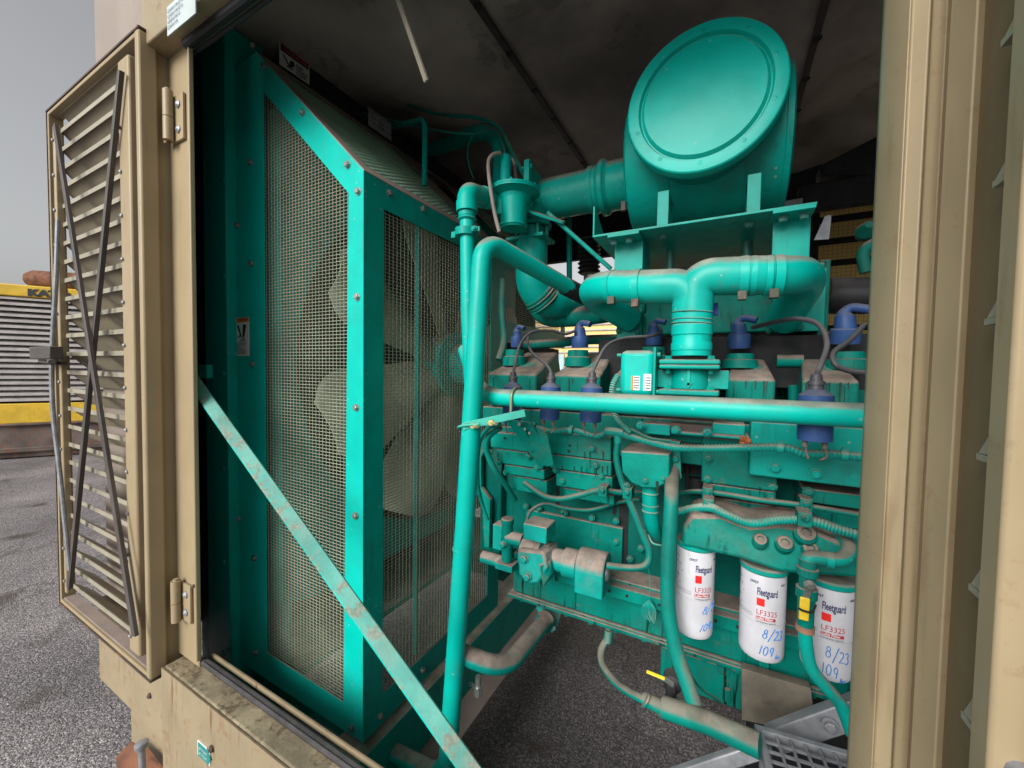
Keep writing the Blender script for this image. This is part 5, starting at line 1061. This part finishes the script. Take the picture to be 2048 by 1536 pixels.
cable('thin_wire', [A(962, 240, 1.3), A(937, 290, 1.3), A(938, 330, 1.3), A(948, 358, 1.3)], .0022, m_hose, 'thin wire hanging from the roof hose', 'wire')
cable('exhaust_bellows', [A(1178, 478, 1.75), A(1178, 548, 1.75)], .045, m_rub, 'black ribbed exhaust bellows glimpsed behind the slanting pipe', 'exhaust', .006, 24, sp=False, pitch=.018)
cable('exhaust_pipe', [A(1183, 552, 1.75), A(1183, 600, 1.75)], .035, m_steel, 'short bright steel exhaust stub under the black bellows', 'pipe', sp=False, n=20)
cable('water_rail', [A(1100, 590, 1.5), A(1075, 612, 1.46), A(1100, 634, 1.42), A(1180, 630, 1.40), A(1290, 612, 1.42)], .036, m_eng, 'large teal water rail with a small white sticker behind the leads', 'pipe', n=22)
p = A(1128, 624, 1.375); mb = MB(); q = A(1116, 628, 1.383); mb.prism([q, q + V((.034, .0, .000)), q + V((.034, .0, .013)), q + V((0, .0, .013))], (0, .0015, 0)); tag(mb.build('small_sticker', m_paper), 'tiny white and blue sticker on the teal water rail', 'sticker')
cable('water_pipe', [A(1050, 690, 1.6), A(1110, 686, 1.6), A(1170, 680, 1.6), A(1240, 678, 1.6)], .020, m_eng, 'thin teal water pipe behind the first two plug connectors', 'pipe', n=16)
cable('coolant_hose', [A(1006, 560, 1.5), A(1004, 620, 1.45), A(1008, 680, 1.42), A(998, 720, 1.38)], .015, m_hose, 'dark hose dropping behind the upright pipe onto the first rocker cover', 'hose', n=14)
mb = MB(); mb.cyl(A(1655, 592, 1.7), A(1735, 592, 1.7), .06, None, 24); tag(mb.build('dark_pipe', m_rub), 'dark thick pipe in front of the far yellow louvres', 'pipe')
mb = MB(); mb.box(A(1596, 425, 2.1), A(1800, 345, 2.15)); mb.prism([A(1640, 330, 2.1), A(1760, 268, 2.1), A(1760, 350, 2.1), A(1640, 350, 2.1)], (0, .1, 0)); tag(mb.build('black_duct', m_black, None, .01), 'black duct crossing in front of the far louvres', 'duct')
mb = MB(); mb.prism([A(1628, 480, 1.6), A(1658, 478, 1.6), A(1663, 430, 1.6), A(1650, 432, 1.6)], (0, .004, 0)); tag(mb.build('paper_tag', m_galv), 'crumpled pale tag hanging right of the shelf leg', 'tag')
pmp = thing('far_valve', 'small dark green valve half hidden by the beige jamb', 'valve', A(1728, 540, 1.4))
mb = MB(); mb.lathe(A(1732, 462, 1.4), (0, -1, .3), [(-.02, .02), (0, .024), (.01, .02), (.03, .01)], 16); mb.tube(fillet([A(1760, 480, 1.4), A(1722, 500, 1.4), A(1732, 545, 1.4)], .03, 6), .014, 14); mb.build('body', m_engd, pmp)
mb = MB(); mb.box(A(1640, 520, 1.5), V((A(1655, 680, 1.5).x, 1.9, A(1655, 690, 1.5).z))); mb.build('end_plate', m_eng, en, .003)
# orange rag
mb = MB(); c_ = A(1490, 882, 1.125); import mathutils
for k in range(10):
    p = c_ + V((random.uniform(-.010, .010), random.uniform(-.004, .006), random.uniform(-.007, .007)))
    mb.lathe(p, V((random.uniform(-1, 1), -1, random.uniform(-1, 1))), [(-.006, .003), (-.003, .008), (.001, .007), (.005, .003)], 7)
tag(mb.build('orange_rag', m_cloth), 'crumpled rust orange scrap stuck behind the long conduit', 'rag')
# hanging pale stay rod
mb = MB(); a, b = A(778, -55, .70), A(853, 163, .78); mb.bar(a, b, .013, .007, (-.3, -1, 0)); mb.bar(a + V((0, -.004, 0)), b + V((0, -.004, 0)), .003, .003, (-.3, -1, 0)); tag(mb.build('door_stay_rod', m_lip, None, .001), 'pale cream rod hanging down from the top of the opening', 'rod')

# ================================================================== STEP LADDER at lower right
lad = thing('step_ladder', 'grey steel step with open square grating at the lower right', 'step', (.10, .9, .3))
ZL = .90
c0_, c1_, c2_ = A(1508, 1446, Z=ZL), A(1740, 1512, Z=ZL), A(1513, 1600, Z=ZL)
ux = (c1_ - c0_).normalized(); vy = ux.cross(Z1).normalized(); vy = vy if vy.y < 0 else -vy; wl, dl2 = .42, .26
mb = MB()
def q_(a, b, dz=0): return c0_ + ux * a + vy * b + Z1 * dz
mb.ring([q_(0, 0), q_(wl, 0), q_(wl, dl2), q_(0, dl2)], [q_(.014, .014), q_(wl - .014, .014), q_(wl - .014, dl2 - .014), q_(.014, dl2 - .014)], (0, 0, -.022)); mb.build('tread_frame', m_galv, lad, .002)
mb = MB()
for k in range(1, 15): a = .014 + k * (wl - .028) / 15; mb.prism([q_(a - .0022, .014, -.002), q_(a + .0022, .014, -.002), q_(a + .0022, dl2 - .014, -.002), q_(a - .0022, dl2 - .014, -.002)], (0, 0, -.006))
for k in range(1, 10): a = .014 + k * (dl2 - .028) / 10; mb.prism([q_(.014, a - .0022, -.0025), q_(wl - .014, a - .0022, -.0025), q_(wl - .014, a + .0022, -.0025), q_(.014, a + .0022, -.0025)], (0, 0, -.005))
mb.build('grating', m_galv, lad)
mb = MB(); mb.bar(A(1545, 1478, 1.12), A(1760, 1402, 1.12), .055, .03, (0, -1, 0)); mb.bar(A(1330, 1560, .95), A(1510, 1500, .95), .03, .02, (0, -1, 0)); mb.build('side_rail', m_galv, lad, .003)
mb = MB(); mb.bolt(A(1660, 1450, 1.10), (0, -1, 0), .012); mb.build('bolt', m_galv, lad)
mb = MB()
for a, b in ((.02, dl2 - .02), (wl - .02, dl2 - .02), (.02, .02), (wl - .02, .02)): p = q_(a, b, -.03); mb.cyl(p, V((p.x, p.y, 0)), .012, None, 12)
mb.build('leg', m_galv, lad)

# ================================================================== OUTSIDE AT LEFT
P0, P1 = A(0, 921, Z=0), A(116, 913, Z=0); gu = (P1 - P0).normalized(); gn = gu.cross(Z1).normalized(); gn = gn if gn.dot(CAM - P0) > 0 else -gn
yg = thing('parked_generator', 'yellow louvred generator housing on a rusty base across the yard', 'generator', P0)
def gz(y): d = M @ V((0 - 1024, y - 768, F)); t = ((P0 - CAM).to_2d().length) / V((d.x, d.y)).length; return CAM.z + d.z * t
za_, zb2, zc2, zd2, ze2 = gz(918), gz(848), gz(808), gz(590), gz(566)
def gp(u, z, dpt=0): return P0 + gu * u + Z1 * z - gn * dpt
LU0, LU1 = -1.2, 3.2
def gbox(mb, u0, u1, z0, z1, d0, d1): return mb.prism([gp(u0, z0, d0), gp(u1, z0, d0), gp(u1, z1, d0), gp(u0, z1, d0)], -gn * (d1 - d0))
mb = MB(); gbox(mb, LU0, LU1, 0.02, zb2, .05, 2.2); gbox(mb, LU0, LU1, .12, .2, -.02, .05); gbox(mb, LU0, LU1, zb2 - .04, zb2, -.02, .05); mb.build('base', m_brown, yg, .01)
mb = MB(); gbox(mb, LU0, LU1, zb2, zc2, 0, 2.2); mb.build('yellow_skirt', m_yel, yg, .01)
mb = MB(); gbox(mb, LU0, LU1, zd2, ze2, 0, 2.2); mb.build('yellow_roof', m_yel, yg, .02)
mb = MB(); gbox(mb, LU0, LU1, zc2, zd2, .16, 2.1); mb.build('core_panel', m_black, yg)
mb = MB(); nl = 19
for k in range(nl):
    z = zc2 + (zd2 - zc2) * (k + .4) / nl; hh = (zd2 - zc2) / nl
    mb.prism([gp(LU0, z, .02), gp(LU0, z + hh * .35, .02), gp(LU0, z + hh * .95, .15), gp(LU0, z + hh * .85, .15)], gu * (LU1 - LU0))
mb.build('louvre', m_louv, yg)
mb = MB(); tu = (A(56, 580, Y=1) - CAM); 
def uat(px, py):
    d = M @ V((px - 1024, py - 768, F)); n_ = gn; t = (P0 - CAM).dot(n_) / d.dot(n_); return (CAM + d * t - P0)
ua = uat(56, 590); sz = (ze2 - zd2) * .60
text(mb, 'KATO', lambda a, b: gp(ua.dot(gu) + a, ua.z + b - sz * .05, -.01), sz * 1.25, 1.25, .012); mb.build('lettering', m_ink, yg)
mu = thing('rusty_silencer', 'rusty cylindrical exhaust silencer lying on the yellow housing', 'silencer', gp(.7, ze2, .5))
ub_ = uat(22, 565).dot(gu); mb = MB(); r = (gz(541) - gz(566)) / 2 * 1.5
o_ = gp(ub_, ze2 + r + .02, .5); dirm = (gu * .9 - gn * -.25).normalized()
mb.lathe(o_, dirm, [(0, r * .35), (.02, r * .7), (.12, r), (.5, r), (.52, r * 1.04), (.56, r * 1.04), (.58, r), (1.5, r), (1.6, r * .7)], 24); mb.build('shell', m_rustp, mu)
mb = MB(); gbox(mb, ub_ + .35, ub_ + .42, ze2, ze2 + r, .35, .65); gbox(mb, ub_ + 1.0, ub_ + 1.07, ze2, ze2 + r, .35, .65); mb.build('cradle', m_galv, mu)
# rusty scrap and stake at the foot of the enclosure
rp = A(262, 1515, .50)
mb = MB(); mb.prism([A(232, 1515, .52), A(262, 1482, .56), A(300, 1500, .58), A(345, 1560, .56), A(240, 1580, .5)], (.0, -.0, -.012)); tag(mb.build('rusty_plate', m_rustp), 'orange rusted steel plate leaning at the foot of the enclosure', 'plate')
sk_ = thing('steel_stake', 'grey steel stake with flat head beside the rusty plate', 'stake', A(285, 1600, .50))
mb = MB(); a, b = A(283, 1492, .50), A(290, 1640, .50); mb.cyl(b, a, .009, None, 12); mb.build('shaft', m_galv, sk_)
mb = MB(); mb.lathe(a, a - b, [(-.008, .014), (0, .017), (.010, .017), (.013, .012)], 16); mb.build('head', m_galv, sk_)
# beyond the far side
bd = thing('yard_building', 'cream sided building glimpsed beyond the open far side', 'building', (-4, 14, 0))
mb = MB(); mb.box((-12, 14, 0), (6, 20, 4.7)); mb.build('wall', m_cream, bd)
mb = MB()
for k in range(22): mb.box((-12, 13.94, .15 + k * .2), (6, 13.99, .20 + k * .2))
mb.build('cladding_rib', m_louv, bd)
mb = MB()
for k in range(7): mb.box((-11 + k * 2.3, 13.9, 1.1), (-9.9 + k * 2.3, 13.985, 2.3))
mb.build('window', mat('pale_blue_glass', (.35, .5, .6), .15, bump=0), bd)
